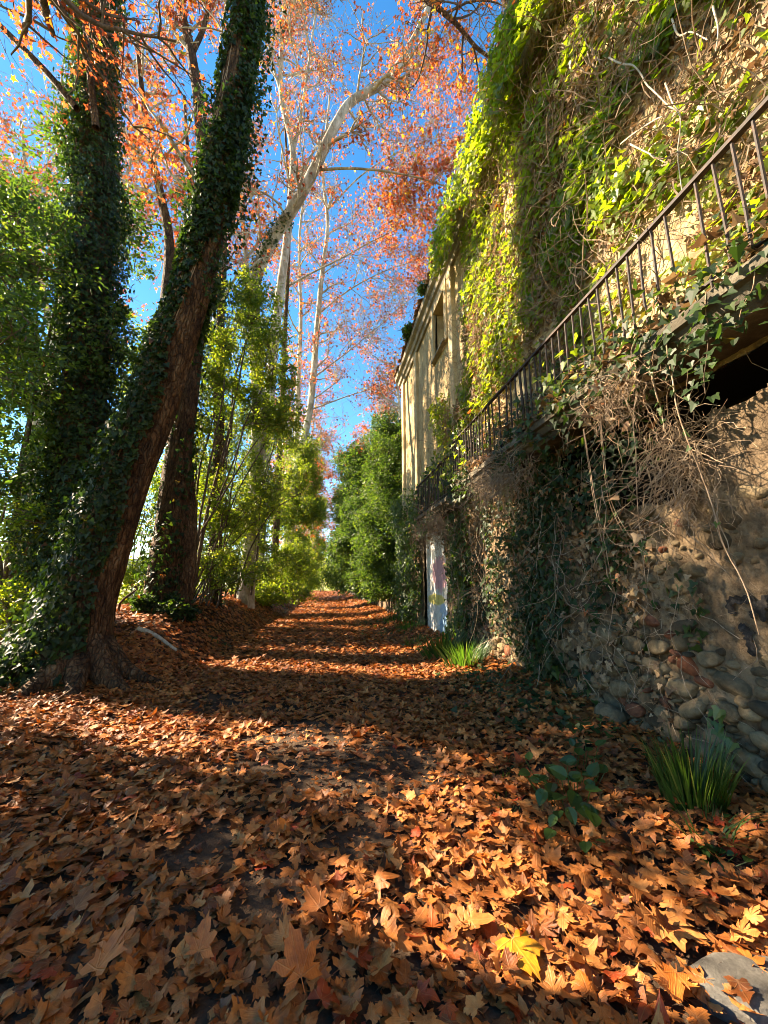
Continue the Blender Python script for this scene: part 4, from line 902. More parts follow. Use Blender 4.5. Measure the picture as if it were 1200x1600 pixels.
# evergreens of the understorey behind the leaning tree, near to far
UG = 'evergreen shrubs and saplings of the left understorey'
bush('evergreen_tree', 'sunlit evergreen just right of the leaning trunk with bright leaves up to its limbs', 'tree', 33, (-3.7, 11.2),
     [(yp(375, 500, 11), (1.0, 1.0, 1.3)), (yp(420, 560, 11.5), (.75, .9, 1.3)), (yp(340, 590, 11), (.9, .9, 1.0)), (yp(400, 650, 11.5), (.9, .9, .8)), (yp(300, 700, 11), (.6, .6, .8)), (yp(445, 640, 12), (.6, .7, .9))],
     13000, .088, 'hedge', 12, UG, .20, stem_r=.04, airy=.50)
bush('shrub', 'thin stemmed sapling clump between the pair of ivy trunks and the path', 'shrub', 34, (-3.3, 11.8),
     [(yp(350, 800, 12), (.9, .9, .9)), (yp(330, 880, 12), (.7, .7, .4)), (yp(420, 760, 12.5), (.7, .7, 1.0)), (yp(380, 900, 12), (.9, .7, .35))], 6500, .08, 'hedge', 16, UG, .22, stem_r=.026, airy=.50)
bush('shrub', 'airy shrub against the light low on the left bank behind the pale trunk', 'shrub', 35, (-3.6, 16.5),
     [(yp(410, 800, 17), (1.3, 1.2, 1.8)), (yp(440, 880, 17), (1.1, 1.1, .7)), (yp(360, 840, 17), (1.2, 1.0, 1.5)), (yp(430, 680, 17), (1.1, 1.0, 1.6))], 14000, .095, 'hedge', 14, UG, .26, airy=.46)
bush('shrub', 'rounded low bush where the leafy bank meets the path', 'shrub', 36, (-2.6, 19.5), [(yp(440, 915, 20), (1.2, 1.2, .8)), (yp(465, 880, 20), (.9, 1.1, 1.0)), (yp(400, 925, 19), (1.0, 1.0, .5))], 9000, .095, 'hedge', 8, UG, .24, airy=.42)
bush('evergreen_tree', 'tall narrow evergreen leaning over the far path on its left side', 'tree', 37, (-2.9, 26),
     [(yp(478, 720, 26), (1.1, 1.4, 2.0)), (yp(485, 800, 26), (1.0, 1.4, 1.8)), (yp(470, 870, 26), (1.2, 1.4, 1.4)), (yp(455, 780, 26), (1.4, 1.4, 2.4))], 22000, .125, 'hedge', 8, UG, .30, airy=.42)
bush('shrub', 'dark hedge closing the left side at the far end of the path', 'shrub', 38, (-2.9, 38), [(yp(484, 860, 38), (1.1, 4.0, 2.2)), (yp(478, 800, 38), (1.6, 4, 2.6)), (yp(470, 900, 38), (1.6, 4.0, 1.4)), (yp(490, 800, 44), (1.1, 3, 3)), (yp(488, 900, 44), (1.3, 3, 1.4)), (yp(486, 740, 42), (1.2, 3, 2.5))], 24000, .18, 'hedge', 6, UG, .4)
bush('shrub', 'backlit thicket filling the gap between the ivy trunks and the field', 'shrub', 39, (-6.2, 13.5),
     [(yp(230, 620, 13.5), (1.2, 1.0, 2.0)), (yp(215, 800, 13.5), (1.1, 1.0, 1.4)), (yp(320, 760, 14.5), (1.4, 1, 2.0)), (yp(300, 560, 14.5), (1.5, 1, 2.0)), (yp(130, 830, 13), (1.3, 1, 1.2)), (yp(225, 900, 13), (.9, .8, .5)), (yp(340, 850, 15), (1.4, 1, .9)), (yp(300, 900, 14.5), (1.3, .8, .5)), (yp(180, 930, 12.5), (1.0, .8, .5)), (yp(370, 700, 16), (1.2, 1, 2.2))], 26000, .095, 'hedge', 14, UG, .26, airy=.46)
bush('shrub', 'small fern like bush at the foot of the paired ivy trunks', 'shrub', 40, (-3.7, 9.6), [(yp(250, 950, 9.6), (.45, .35, .22)), (yp(275, 960, 9.4), (.3, .3, .16))], 900, .09, 'ivy', 3, None, .1, 30)
# right-hand shrubs beyond the house
RG = 'dense shrubs on the right beyond the house'
bush('shrub', 'large dense dark shrub growing against the far corner of the house', 'shrub', 41, (3.1, 17),
     [(yp(610, 820, 17), (1.0, 1.3, 1.7)), (yp(600, 740, 17.5), (1.1, 1.3, 1.6)), (yp(625, 700, 18), (.9, 1.2, 1.4)), (yp(590, 870, 17), (.9, 1.2, .9)), (yp(640, 880, 16.2), (.6, .9, 1.2)), (yp(605, 915, 17), (.9, 1.1, .6)), (yp(640, 780, 16.5), (.6, .9, 1.6))], 34000, .10, 'evergreen', 7, RG, .26)
bush('shrub', 'second dense shrub on the right, its rounded top leaning to the path', 'shrub', 42, (3.0, 23),
     [(yp(572, 800, 23), (1.2, 1.6, 2.0)), (yp(575, 870, 23), (1.2, 1.6, 1.4)), (yp(562, 760, 24), (1.1, 1.5, 1.5)), (yp(585, 720, 25), (1.3, 1.5, 1.8)), (yp(545, 845, 22), (.9, 1.2, 1.0)), (yp(538, 800, 24), (.6, 1.0, .8)), (yp(572, 910, 23), (1.1, 1.6, .8))], 30000, .13, 'evergreen', 6, RG, .30)
bush('shrub', 'farthest shrub on the right, narrowing the bright end of the path', 'shrub', 43, (3.0, 33),
     [(yp(540, 850, 33), (1.3, 3, 2.2)), (yp(545, 790, 34), (1.3, 3, 2.4)), (yp(533, 880, 35), (1.3, 3, 1.6)), (yp(555, 740, 36), (1.4, 3, 2.2)), (yp(537, 905, 36), (1.3, 3, 1.2))], 26000, .17, 'evergreen', 6, RG, .38)
bush('evergreen_tree', 'dark evergreen tree rising above the shrubs behind the house corner', 'tree', 44, (5.0, 27), [(yp(612, 690, 27), (1.8, 1.8, 1.8)), (yp(600, 650, 27.5), (1.0, 1.2, .7)), (yp(622, 740, 27), (1.6, 1.6, 2.0))], 11000, .11, 'evergreen', 4, None, .34)
bush('bare_sapling', 'small bare sapling in the light at the end of the path', 'tree', 45, (0.1, 58), [(yp(506, 880, 58), (1.1, 1, 1.6))], 160, .12, 'field', 5, None, .5, 12, stem_r=.05)
bush('pale_bush', 'yellow grassy bush glowing in the sun at the end of the path', 'shrub', 46, (-.3, 66), [(yp(496, 912, 66), (2.6, 1.5, 1.3)), (yp(522, 912, 67), (2.0, 1.5, 1.1))], 3500, .2, 'field', 3, None, .4, 30)
bush('roof_plant', 'small green tuft growing on the cornice near the window', 'plant', 47, (2.75, 12.0, 9.87), [((2.72, 12.0, 10.05), (.16, .28, .14))], 260, .08, 'evergreen', 3, None, .07, 20, stem_r=.008)
bush('roof_plant', 'smaller ragged weed on the eave left of the green creeper', 'plant', 48, (2.75, 9.9, 9.87), [((2.72, 9.9, 10.02), (.14, .22, .12))], 160, .07, 'evergreen', 3, None, .06, 16, stem_r=.008)

# 3. the row of planes
def ground_base(x, y): return (x, y, float(gh(x, y)))
def add_trunk_ivy(label, st, n, t1, seed, thick=.22, size=.085, mat='ivy'):
    L, R = st; rng = np.random.default_rng(seed); k_ = int(len(L)*t1); t = thing('ivy', label, 'climbing plant', (float(L[0, 0]), float(L[0, 1])-.3, float(L[0, 2])+.1))
    g = Geo(); bump_ivy(rng, g, L[:k_], R[:k_], n, size, thick, lambda tt, d, cl, u: (cl+.25*u > -.05+.2*tt), .1, .95); g.obj('leaves', M[mat], t)
bx = ground_base(-3.75, 10.0)
_, st = plane_tree(51, 'broad dark trunk behind the leaning tree that forks low into a pair', bx, [([(bx[0], 10, bx[2]-.2), yp(262, 850, 10), yp(280, 700, 10), yp(300, 560, 10), yp(318, 380, 10.5), yp(318, 240, 11), yp(300, 90, 11.5), yp(270, -30, 12)], .36, .12),
    ([yp(283, 950, 10.1), yp(292, 850, 10.2), yp(285, 700, 10.6), yp(262, 500, 11.5), yp(264, 380, 12), yp(250, 300, 12), yp(228, 190, 12), yp(215, 60, 12)], .26, .07), ([yp(302, 80, 11.5), yp(318, 40, 11.5), yp(326, -10, 11.5), yp(330, -90, 11.5)], .09, .05)], 13, 3.0, ('rough_bark', 'pale_bark'), 24, .05, (1.0, .4), t0=.5)
add_trunk_ivy('ragged ivy on the paired trunks behind the leaning tree', st[0], 3600, .55, 61, .28)
bx = ground_base(-3.0, 16.5)
_, st = plane_tree(52, 'plane whose pale ivy ringed limb arches right across the blue sky', bx, [([(bx[0]-.05, 16.5, bx[2]-.2), yp(390, 880, 16.5), yp(400, 760, 16.5), yp(404, 640, 16), yp(398, 520, 15), yp(398, 440, 14), yp(425, 375, 13.5), yp(458, 325, 13), yp(492, 262, 12.5), yp(522, 200, 12), yp(550, 158, 12), yp(602, 128, 12), yp(640, 72, 12), yp(668, 15, 12), yp(690, -60, 12)], .33, .085),
    ([yp(500, 265, 12.5), yp(545, 263, 12.2), yp(600, 268, 12), yp(660, 280, 12), yp(724, 300, 12)], .05, .022), ([yp(402, 600, 16), yp(392, 500, 17), yp(385, 400, 17.5), yp(372, 250, 18), yp(380, 100, 18)], .16, .06)], 17, 3.0, ('pale_bark', 'pale_bark'), 22, .03, (1.0, .3), t0=.45, leaves=4)
add_trunk_ivy('ivy sleeve round the elbow of the arching pale limb', (st[0][0][18:34], st[0][1][18:34]), 2200, 1.0, 62, .22)
bx = ground_base(-3.3, 21)
_, st = plane_tree(53, 'straight pale plane rising left of the arching limb to the top of view', bx, [([(bx[0], 21, bx[2]-.2), yp(415, 700, 21), yp(432, 500, 20), yp(450, 360, 19.5), yp(458, 240, 19), yp(441, 160, 19), yp(440, 80, 19), yp(448, -40, 19)], .30, .10), ([yp(452, 446, 19.8), yp(490, 425, 19.5), yp(540, 400, 19), yp(600, 368, 18.5), yp(690, 330, 18)], .06, .02), ([yp(455, 300, 19), yp(520, 190, 18.5), yp(600, 120, 18), yp(700, 90, 17.5)], .07, .02), ([yp(458, 240, 19), yp(472, 170, 19), yp(485, 80, 19), yp(500, -30, 19)], .10, .05), ([yp(440, 150, 19), yp(425, 80, 19), yp(445, 20, 19), yp(460, -20, 19)], .09, .05)], 17, 4.2, toward=(.35, -.1, 0), t0=.4)
add_trunk_ivy('thin ivy on the straight pale plane trunk', st[0], 1500, .35, 63, .2, .1)
bx = ground_base(-3.1, 27)
plane_tree(54, 'slender twin stemmed plane in front of the orange crowns at the path bend', bx, [([(bx[0], 27, bx[2]-.2), yp(452, 830, 27), yp(462, 740, 26), yp(484, 640, 25), yp(495, 520, 24.5), yp(502, 440, 24), yp(512, 350, 24), yp(505, 270, 24), yp(515, 150, 24)], .32, .07), ([yp(490, 590, 25), yp(530, 560, 25), yp(580, 520, 24.5), yp(650, 460, 24)], .06, .02), ([yp(498, 490, 24.5), yp(550, 450, 24), yp(610, 420, 23.5), yp(690, 395, 23)], .06, .02), ([yp(486, 640, 25), yp(540, 620, 25), yp(600, 600, 25), yp(640, 570, 25)], .05, .02), ([yp(510, 330, 24), yp(570, 270, 23.5), yp(640, 230, 23), yp(730, 200, 22.5)], .06, .02), ([yp(462, 740, 26.2), yp(466, 600, 26), yp(470, 500, 26), yp(468, 380, 26), yp(480, 250, 26)], .2, .06)], 22, 3.8, toward=(.45, -.1, 0), t0=.3, lsize=.155)
for q, (yy_, px_, px2, lab) in enumerate(((13.2, 338, 345, 'slim ivy clad plane trunk standing just past the paired trunks'), (15, 300, 292, 'slim dark plane trunk on the field side of the bank'), (23, 428, 446, 'slim straight plane trunk deep in the left shrubs'))):
    p0 = on_y(px_, 900, yy_); bx = ground_base(float(p0[0]), yy_)
    _, st = plane_tree(80+q, lab, bx, [([(bx[0], yy_, bx[2]-.2), yp((px_+px2)/2, 700, yy_), yp(px2, 500, yy_), yp(px2+6, 330, yy_), yp(px2-4, 150, yy_)], .21, .06)], 9, 2.6, ('rough_bark', 'pale_bark'), t0=.5)
    add_trunk_ivy('ivy on the '+lab.split(' standing')[0].split(' on the')[0].split(' deep')[0]+(' beside the pair', ' by the field', ' in the shrubs')[q], st[0], 2600, .6, 90+q, .3, .09)
for q, (yy_, xx_, h, lab) in enumerate(((33, -2.9, 21, 'plane with ivy dark lower stem seen behind the slender twin stems'), (40, -2.8, 21, 'plane near the far end of the left row with low sweeping orange branches'), (49, -2.8, 20, 'farthest plane of the left row, a hazy orange crown over the path end'))):
    bx = ground_base(xx_, yy_)
    _, st = plane_tree(55+q, lab, bx, [([(bx[0], yy_, bx[2]-.2), (bx[0]+.2, yy_, 4), (bx[0]+.7, yy_-.3, 9), (bx[0]+1.1, yy_-.5, 14), (bx[0]+1.6, yy_-.6, h)], .3, .06), ([(bx[0]+.3, yy_, 5.5), (bx[0]-.4, yy_+.5, 10), (bx[0]-.8, yy_+.5, h-2)], .14, .05)], 22, 4.6, toward=(.5, -.15, -.1), t0=.22, lsize=.17, up=.15)
    if q == 0: add_trunk_ivy('dark ivy climbing the plane behind the twin stems', st[0], 2200, .75, 66, .3, .13)
for q, (yy_, xx_, lab) in enumerate(((24, 5.6, 'plane behind the house end whose orange branches reach over the path'), (37, 4.8, 'far right plane rising behind the dense shrubs'))):
    bx = ground_base(xx_, yy_)
    plane_tree(70+q, lab, bx, [([(bx[0], yy_, bx[2]-.2), (bx[0]-.2, yy_, 5), (bx[0]-.8, yy_-.4, 10), (bx[0]-1.4, yy_-.8, 16)], .26, .06)], 20, 4.2, toward=(-.4, -.2, 0), t0=.3, lsize=.16)
bx = ground_base(-13, 19)
plane_tree(73, 'plane on the field side whose rusty crown fills the upper left sky', bx, [([(bx[0], 19, bx[2]-.2), (-12.8, 19, 9), (-12.4, 18.8, 17), (-12.0, 18.6, 25), (-11.8, 18.4, 31)], .34, .07), ([(-12.6, 19, 13), (-11.0, 18.6, 19), (-9.6, 18.4, 26)], .15, .05), ([(-12.6, 19, 12), (-14.2, 18.6, 18), (-15.4, 18.4, 24)], .15, .05)], 18, 5.0, t0=.35, lsize=.17)
# branches overhanging from the plane nearest the camera on the left, out to the wall
bx = ground_base(-4.6, 3.6)
plane_tree(59, 'nearest plane of the row, only its dark boughs reaching into the top of view', bx, [([(bx[0], 3.6, -.2), (-4.5, 3.7, 4), (-4.2, 4.0, 9), (-3.4, 4.8, 13), (-2.2, 6.0, 16), (-1.0, 7.5, 18.5)], .38, .10),
    ([(-4.2, 4.0, 9), (-5.0, 5.5, 11.5), (-5.8, 7.2, 12.6)], .14, .05), ([(-2.2, 6.0, 16), yp(640, -40, 8), yp(675, 0, 8), yp(712, 36, 8), yp(746, 76, 8), yp(783, 103, 8)], .09, .035)], 12, 3.0, ('rough_bark', 'twig'), 24, .05, t0=.4, n2=6, n3=5, leaves=4, lsize=.12)

# saplings and thin leaning stems in the understorey
for q, (px, r, Y, lab) in enumerate((([(300, 900), (318, 780), (345, 640), (350, 590)], .035, 10.5, 'thin dark sapling stem leaning right beside the paired trunks'), ([(372, 915), (395, 850), (425, 800), (470, 770)], .03, 13, 'crooked bare stem bending toward the path under the shrubs'), ([(345, 930), (352, 830), (372, 700), (392, 620)], .03, 12.5, 'straight slim sapling between the dark trunks and the pale one'), ([(318, 925), (330, 840), (352, 740), (360, 640)], .028, 12, 'slim sapling rising left of the crooked bare stem'), ([(392, 930), (402, 860), (410, 760), (430, 690)], .04, 15, 'thin upright sapling in front of the pale plane foot'), ([(10, 1040), (14, 980), (0, 900), (-20, 840)], .05, 7.6, 'dark crooked stem at the left edge before the field'))):
    pts = [yp(x, y, Y) for x, y in px]; L = smooth_line(pts, 30); L[:, :2] += .04*np.stack([fbm(L*1.5+q, 2), fbm(L*1.5+q+9, 2)], -1)
    t = thing('sapling', lab, 'sapling', L[0]); g = Geo(); tubes(g, L[None], np.linspace(r, r*.4, 30)[None], 8); g.obj('trunk', M['twig'], t, smooth=True)
    rng = np.random.default_rng(q+400); n = 14; st = L[rng.integers(8, 30, n)]; P = batch_poly(rng, st, rng.normal(size=(n, 3))+[0, 0, .3], rng.uniform(.3, .9, n), 6, .2); g = Geo(); tubes(g, P, np.broadcast_to(np.linspace(.008, .003, 6), (n, 6)), 4); g.obj('twigs', M['twig'], t)
    n = 150; Q = P[rng.integers(14, size=n), rng.integers(2, 6, n)]+rng.normal(size=(n, 3))*.06; g = Geo(); scatter(g, OVAL, Q, orient(rng.normal(size=(n, 3))+[0, 0, .8], rng.normal(size=(n, 3))), rng.uniform(.05, .09, n), rng.random(n)); g.obj('leaves', M['hedge'], t)

# ------------------------------------------------------------------ small plants on the ground
def blades(g, rng, c, n, h, w, spread, lean=.35):
    a = rng.random(n)*2*math.pi; r = spread*np.sqrt(rng.random(n)); st = np.column_stack([c[0]+r*np.cos(a), c[1]+r*np.sin(a), np.zeros(n)]); st[:, 2] = gh(st[:, 0], st[:, 1])-.01
    d = np.column_stack([np.cos(a)*lean*rng.random(n), np.sin(a)*lean*rng.random(n), np.ones(n)]); L = h*rng.uniform(.5, 1.15, n); K = 6
    P = [st]; dd = unit(d)
    for q in range(K-1): dd = unit(dd+np.column_stack([np.cos(a), np.sin(a), -np.ones(n)*.35])*.06*q*lean); P.append(P[-1]+dd*(L/(K-1))[:, None])
    P = np.stack(P, 1); side = np.column_stack([-np.sin(a+.7), np.cos(a+.7), np.zeros(n)])[:, None]*(w*rng.uniform(.6, 1.2, n))[:, None, None]*np.array([.8, 1, .95, .8, .5, .06])[None, :, None]
    V = np.stack([P-side, P+side], 2).reshape(n, -1, 3); q = np.arange(K-1)*2; F = np.stack([q, q+1, q+3, q+2], -1)
    g.add(V.reshape(-1, 3), (F[None]+(np.arange(n)*K*2)[:, None, None]).reshape(-1, 4), np.repeat(np.clip(rng.normal(.45, .25, n), 0, 1), K*2))
rng = np.random.default_rng(90)
TU = 'grass tufts at the foot of the house wall'
for (x, y, n, h, w, s, lean, lab) in ((2.42, 2.55, 340, .42, .006, .17, .42, 'tall dark green tuft of strap leaves before the cobbled wall'), (2.2, 2.25, 26, .34, .005, .12, 1.3, 'few long blades sprawling out in front of the tall tuft'),
        (2.35, 6.6, 220, .46, .011, .30, .7, 'lush clump of strap leaves right of the painted door'), (2.3, 7.7, 260, .50, .011, .36, .7, 'lush clump of strap leaves under the painted door'), (2.1, 9.2, 70, .28, .009, .2, .8, 'small green tuft at the path edge past the door clump'),
        (2.5, 11.5, 110, .4, .012, .35, .7, 'broad grassy clump under the far dark ivy'), (2.45, 14.2, 110, .35, .013, .4, .8, 'low grass clump below the far corner of the house'), (1.45, 3.3, 50, .12, .004, .14, 1.0, 'little grass tuft left of the broad leaved plant'), (1.6, 4.9, 60, .14, .005, .2, 1.0, 'little grass tuft among leaves at the verge'), (1.25, 2.85, 40, .08, .004, .10, 1.0, 'tiny green sprout cluster in the sunlit leaves')):
    g = Geo(); blades(g, rng, (x, y), n, h, w, s, lean); tag(g.obj('grass_tuft', M['blade'], org=(x, y, float(gh(x, y)))), lab, 'grass', TU)
def broad(label, spots, size, mat='blade', h=.16, tm=OVAL, name='leafy_plant', rl=(.2, .65)):
    c = np.mean(np.array(spots), 0); base = (float(c[0]), float(c[1]), float(gh(c[0], c[1]))); t = thing(name, label, 'plant', base); n = len(spots)
    S = np.array(spots); z0 = gh(S[:, 0], S[:, 1]); P = np.column_stack([S, z0+h*rng.uniform(.5, 1.25, n)]); f = np.linspace(0, 1, 6)[None, :, None]
    st = np.column_stack([base[0]+(S[:, 0]-base[0])*.6, base[1]+(S[:, 1]-base[1])*.6, z0]); g = Geo(); tubes(g, st[:, None]*(1-f)+P[:, None]*f, np.full((n, 6), .0028), 5); g.obj('stalks', M['blade'], t)
    g = Geo(); out = np.column_stack([S-c, np.zeros(n)]); big = (np.array(tm[0])*[1.45, 1, 1], tm[1]) if tm is not OVAL else BROAD
    scatter(g, big, P-unit(out+1e-4)*size*.4, orient(np.array([-.12, -.2, 1])+rng.normal(size=(n, 3))*.28, out*3+rng.normal(size=(n, 3))*.6), size*rng.uniform(.6, 1.2, n), rng.uniform(*rl, n)); g.obj('leaves', M[mat], t)
q_ = [(870, 1215), (905, 1200), (930, 1205), (880, 1235), (910, 1225), (935, 1228), (850, 1240), (838, 1225), (825, 1235), (860, 1250), (895, 1250), (905, 1255), (925, 1258), (880, 1262), (845, 1215), (920, 1180), (900, 1180), (940, 1190), (868, 1290), (925, 1280), (930, 1300), (935, 1318), (920, 1320), (890, 1285), (915, 1215), (888, 1205), (855, 1228), (930, 1248)]
broad('broad leaved green plant sprawling over the leaves at the wall side', [tuple(on_z(x, y+22, .02)[:2]) for x, y in q_]+[tuple(on_z(x+rng.normal()*14, y+22+rng.normal()*10, .02)[:2]) for x, y in q_[:20]], .105, h=.17)
broad('small clover like plant at the foot of the tall tuft', [(2.12+rng.normal()*.10, 2.18+rng.normal()*.07) for _ in range(34)], .045, h=.06)
for k_, (cx, cy, n, sp, lab) in enumerate(((2.35, 5.2, 60, .35, 'ground ivy spreading over the verge before the ivy wall'), (2.2, 4.2, 50, .30, 'dusty ivy leaves creeping at the wall foot behind the broad leaved plant'), (2.5, 3.6, 36, .22, 'young ivy shoots at the wall foot right of the broad leaved plant'), (-2.3, 9.6, 14, .2, 'sparse green seedlings in the leaves on the left bank'), (2.3, 6.0, 50, .3, 'ivy patch in front of the strap leaf clumps'), (2.2, 8.8, 70, .35, 'weedy ivy patch at the verge beyond the strap leaf clumps'), (2.1, 11.5, 80, .45, 'low weeds along the path edge under the far dark ivy'), (2.0, 14.5, 80, .5, 'low weeds along the path edge by the house corner'), (2.62, 4.7, 60, .3, 'thick ground ivy against the wall under the hanging ivy'))):
    broad(lab, [(cx+rng.normal()*sp, cy+rng.normal()*sp*1.3) for _ in range(n)], .08, 'ivy', .09, IVY, 'ground_ivy', (.3, .88))
# far left field grass
g = Geo(); n = 9000; c = np.column_stack([rng.uniform(-15, -6.2, n), rng.uniform(6, 26, n)])
a = rng.random(n)*6.28; st = np.column_stack([c, gh(c[:, 0], c[:, 1])]); d = np.column_stack([np.cos(a)*.35, np.sin(a)*.35, np.ones(n)])
P = batch_poly(rng, st, d, rng.uniform(.2, .6, n), 4, .12, -.1); sd_ = np.column_stack([-np.sin(a), np.cos(a), a*0])[:, None]*.010*np.array([1, 1, .7, .1])[None, :, None]
V = np.stack([P-sd_, P+sd_], 2).reshape(n, -1, 3); q = np.arange(3)*2; F = np.stack([q, q+1, q+3, q+2], -1); g.add(V.reshape(-1, 3), (F[None]+(np.arange(n)*8)[:, None, None]).reshape(-1, 4), np.repeat(rng.random(n), 8))
tag(g.obj('field_grass', M['field']), 'bright sunlit grass of the open field beyond the trees', 'grass', kind='stuff')

# fallen stick, stones, bits by the wall
def on_ground(x, y):
    h = 0.0
    for _ in range(12): p = on_z(x, y, h); h = .5*h+.5*float(gh(p[0], p[1]))
    return p
pa, pb = on_ground(214, 1000), on_ground(278, 1022); f_ = np.linspace(0, 1, 24)[:, None]; L = pa*(1-f_)+pb*f_; L[:, 0] += .03*np.sin(f_[:, 0]*5); L[:, 2] = np.maximum(gh(L[:, 0], L[:, 1])+.05, np.linspace(float(gh(pa[0], pa[1])), float(gh(pb[0], pb[1])), 24)+.06)
g = Geo(); trunk_mesh(g, L, np.linspace(.042, .024, 24), 14, .06, 2); tag(g.obj('fallen_branch', M['pale_stem'], org=tuple(L[12]), smooth=True), 'pale broken branch lying on the leafy bank behind the leaning tree', 'branch')
L = smooth_line([(-2.6, 5.1, .16), (-2.2, 5.4, .20), (-1.9, 5.75, .17)], 20); L = smooth_line([(float(p[0]), float(p[1]), float(gh(p[0], p[1]))+.09) for p in (on_z(75, 1125), on_z(100, 1110), on_z(125, 1092))], 20)
g = Geo(); tubes(g, L[None], np.linspace(.010, .006, 20)[None], 6); tag(g.obj('twig', M['dead_twig'], org=tuple(L[10])), 'thin brown twig lying in the leaves before the leaning trunk', 'twig')
def loose_stone(x, y, s, rot, lab, r_, sink=.3):
    V, Fs = shapes[rng.integers(len(shapes))]; v = V*np.array(s); c, s_ = math.cos(rot), math.sin(rot); P = np.column_stack([v[:, 0]*c-v[:, 1]*s_+x, v[:, 0]*s_+v[:, 1]*c+y, v[:, 2]+float(gh(x, y))+s[2]*(1-sink)])
    g = Geo(); g.add(P, Fs[0], r_); g.f.append(Fs[1]); tag(g.obj('stone', M['cobble'] if r_ != .55 else M['slab'], org=(x, y, float(gh(x, y))), smooth=True), lab, 'stone')
M['slab'] = M['stone']
k = N('grey_slab'); n1 = k.noise(12, 7, 0.7); n2 = k.noise(90, 4, 0.7)
M['grey_stone'] = k.done(k.bsdf(k.mix(.5, k.ramp(n1, [(0.3, (0.055, 0.05, 0.042)), (0.7, (0.14, 0.13, 0.11))]), k.ramp(n2, [(0.35, (0.6, 0.6, 0.6)), (0.6, (1.1, 1.1, 1.1))]), 'MULTIPLY'), .9, .2, k.math('ADD', n1, n2), .5, .008))
p = on_z(1178, 1530, .05); a_ = np.linspace(0, 2*math.pi, 29)[:-1]; oc = np.array([(-.22, .02), (-.19, .09), (-.05, .12), (.14, .08), (.30, .03), (.33, -.12), (.10, -.16), (-.12, -.12), (-.22, .02)])
oc = np.vstack([oc[i]+(oc[i+1]-oc[i])*f for i in range(8) for f in (0, .25, .5, .75)]); oc = oc+.010*np.column_stack([fbm(np.column_stack([oc*14, oc[:, :1]*0]), 2), fbm(np.column_stack([oc*14, oc[:, :1]*0+7]), 2)]); n_ = len(oc)
g = Geo(); rows = []
for sc_, zz in ((1.0, -.02), (1.02, .035), (.97, .056), (.85, .064), (.6, .066), (.3, .063)):
    q = oc*sc_; zq = zz+.008*fbm(np.column_stack([q*9, q[:, :1]*0+2]), 3)+.02*q[:, 0]; rows.append(np.column_stack([q[:, 0]+p[0], q[:, 1]+p[1], gh(p[0], p[1])+.015+zq]))
V = np.vstack(rows); k_ = np.arange(5)[:, None]*n_; s__ = np.arange(n_)[None]; s2_ = (s__+1) % n_
g.add(V, np.stack([k_+s2_, k_+s__, k_+n_+s__, k_+n_+s2_], -1).reshape(-1, 4)); g.f.append(np.array([list(range(5*n_, 6*n_))[::-1]])); tag(g.obj('stone_slab', M['grey_stone'], org=(float(p[0]), float(p[1]), 0)), 'flat grey stone slab at the lower right corner among leaves', 'stone')
p = on_z(1138, 1268, .06); loose_stone(float(p[0]), float(p[1]), (.035, .05, .05), .3, 'small pale stone behind the tall tuft at the wall foot', 1.0)
p = on_z(1150, 1275, .03); loose_stone(float(p[0])+.03, float(p[1]), (.03, .03, .025), .9, 'pale pebble right of the tall tuft', .8)
p = on_z(955, 1115, .1); loose_stone(2.78, 3.75, (.10, .14, .10), .2, 'grey fallen cobble at the wall foot under the ivy', .5)

# ------------------------------------------------------------------ fallen leaves
rng = np.random.default_rng(123)
BARE = [(on_z(x, y)[:2], r) for x, y, r in ((540, 1195, .85), (430, 1180, .55), (610, 1210, .5), (325, 1335, .22), (550, 1325, .32), (420, 1415, .20), (500, 1180, .7), (330, 1100, .5), (480, 1150, .5))]
def cover(x, y):
    d = np.ones_like(x)
    for (c, r) in BARE:
        q = np.hypot(x-c[0], (y-c[1])*.8)/r+.5*fbm(np.stack([x*3, y*3, x*0], -1), 2); d = np.minimum(d, .10+.9*sstep(.45, 1.05, q))
    n = fbm(np.stack([x*1.1, y*1.1, x*0+5], -1), 3); d = d*(.82+.35*n)
    trod = np.exp(-((x-.15)/.75)**2)*sstep(3.0, 5.5, y)
    return np.clip(d*(1-.25*trod), .10, 1)
def litter_points(n, x0, x1, y0, y1):
    x = rng.uniform(x0, x1, n); y = rng.uniform(y0, y1, n)
    k_ = (rng.random(n) < cover(x, y)) & (x > -.95*np.maximum(y, .6)-1.2)
    return x[k_], y[k_]
def litter_frames(x, y, tilt, top=.05):
    n = len(x); e = .08; dzx = (gh(x+e, y)-gh(x-e, y))/(2*e); dzy = (gh(x, y+e)-gh(x, y-e))/(2*e)
    nn = np.column_stack([-dzx, -dzy, np.ones(n)])+rng.normal(size=(n, 3))*tilt*[1, 1, 0]; dd = rng.normal(size=(n, 3))*[1, 1, .05]
    flip = rng.random(n) < .5; nn[flip] *= -1
    h = rng.random(n)**1.5*top; h = h+np.where(x > 1.3, .05*rng.random(n), 0)
    return np.column_stack([x, y, gh(x, y)+.012+h]), orient(nn, dd), h
var = [plane_leaf(rng, .75) for _ in range(12)]; strong = [plane_leaf(rng, 1.6) for _ in range(12)]; var += strong+[plane_leaf(rng, rng.uniform(.5, 1.8), True) for _ in range(14)]
def colour(n): return np.clip(np.where(rng.random(n) < .86, rng.beta(2.6, 2.2, n)*.86, rng.uniform(.84, .97, n)), 0, 1)
x, y = litter_points(47000, -6.5, 2.92, .5, 8.2); P, Rm, h = litter_frames(x, y, .23, .042); S = rng.normal(.068, .020, len(x)).clip(.03, .125); C = colour(len(x))
vid = rng.integers(0, len(var), len(x))
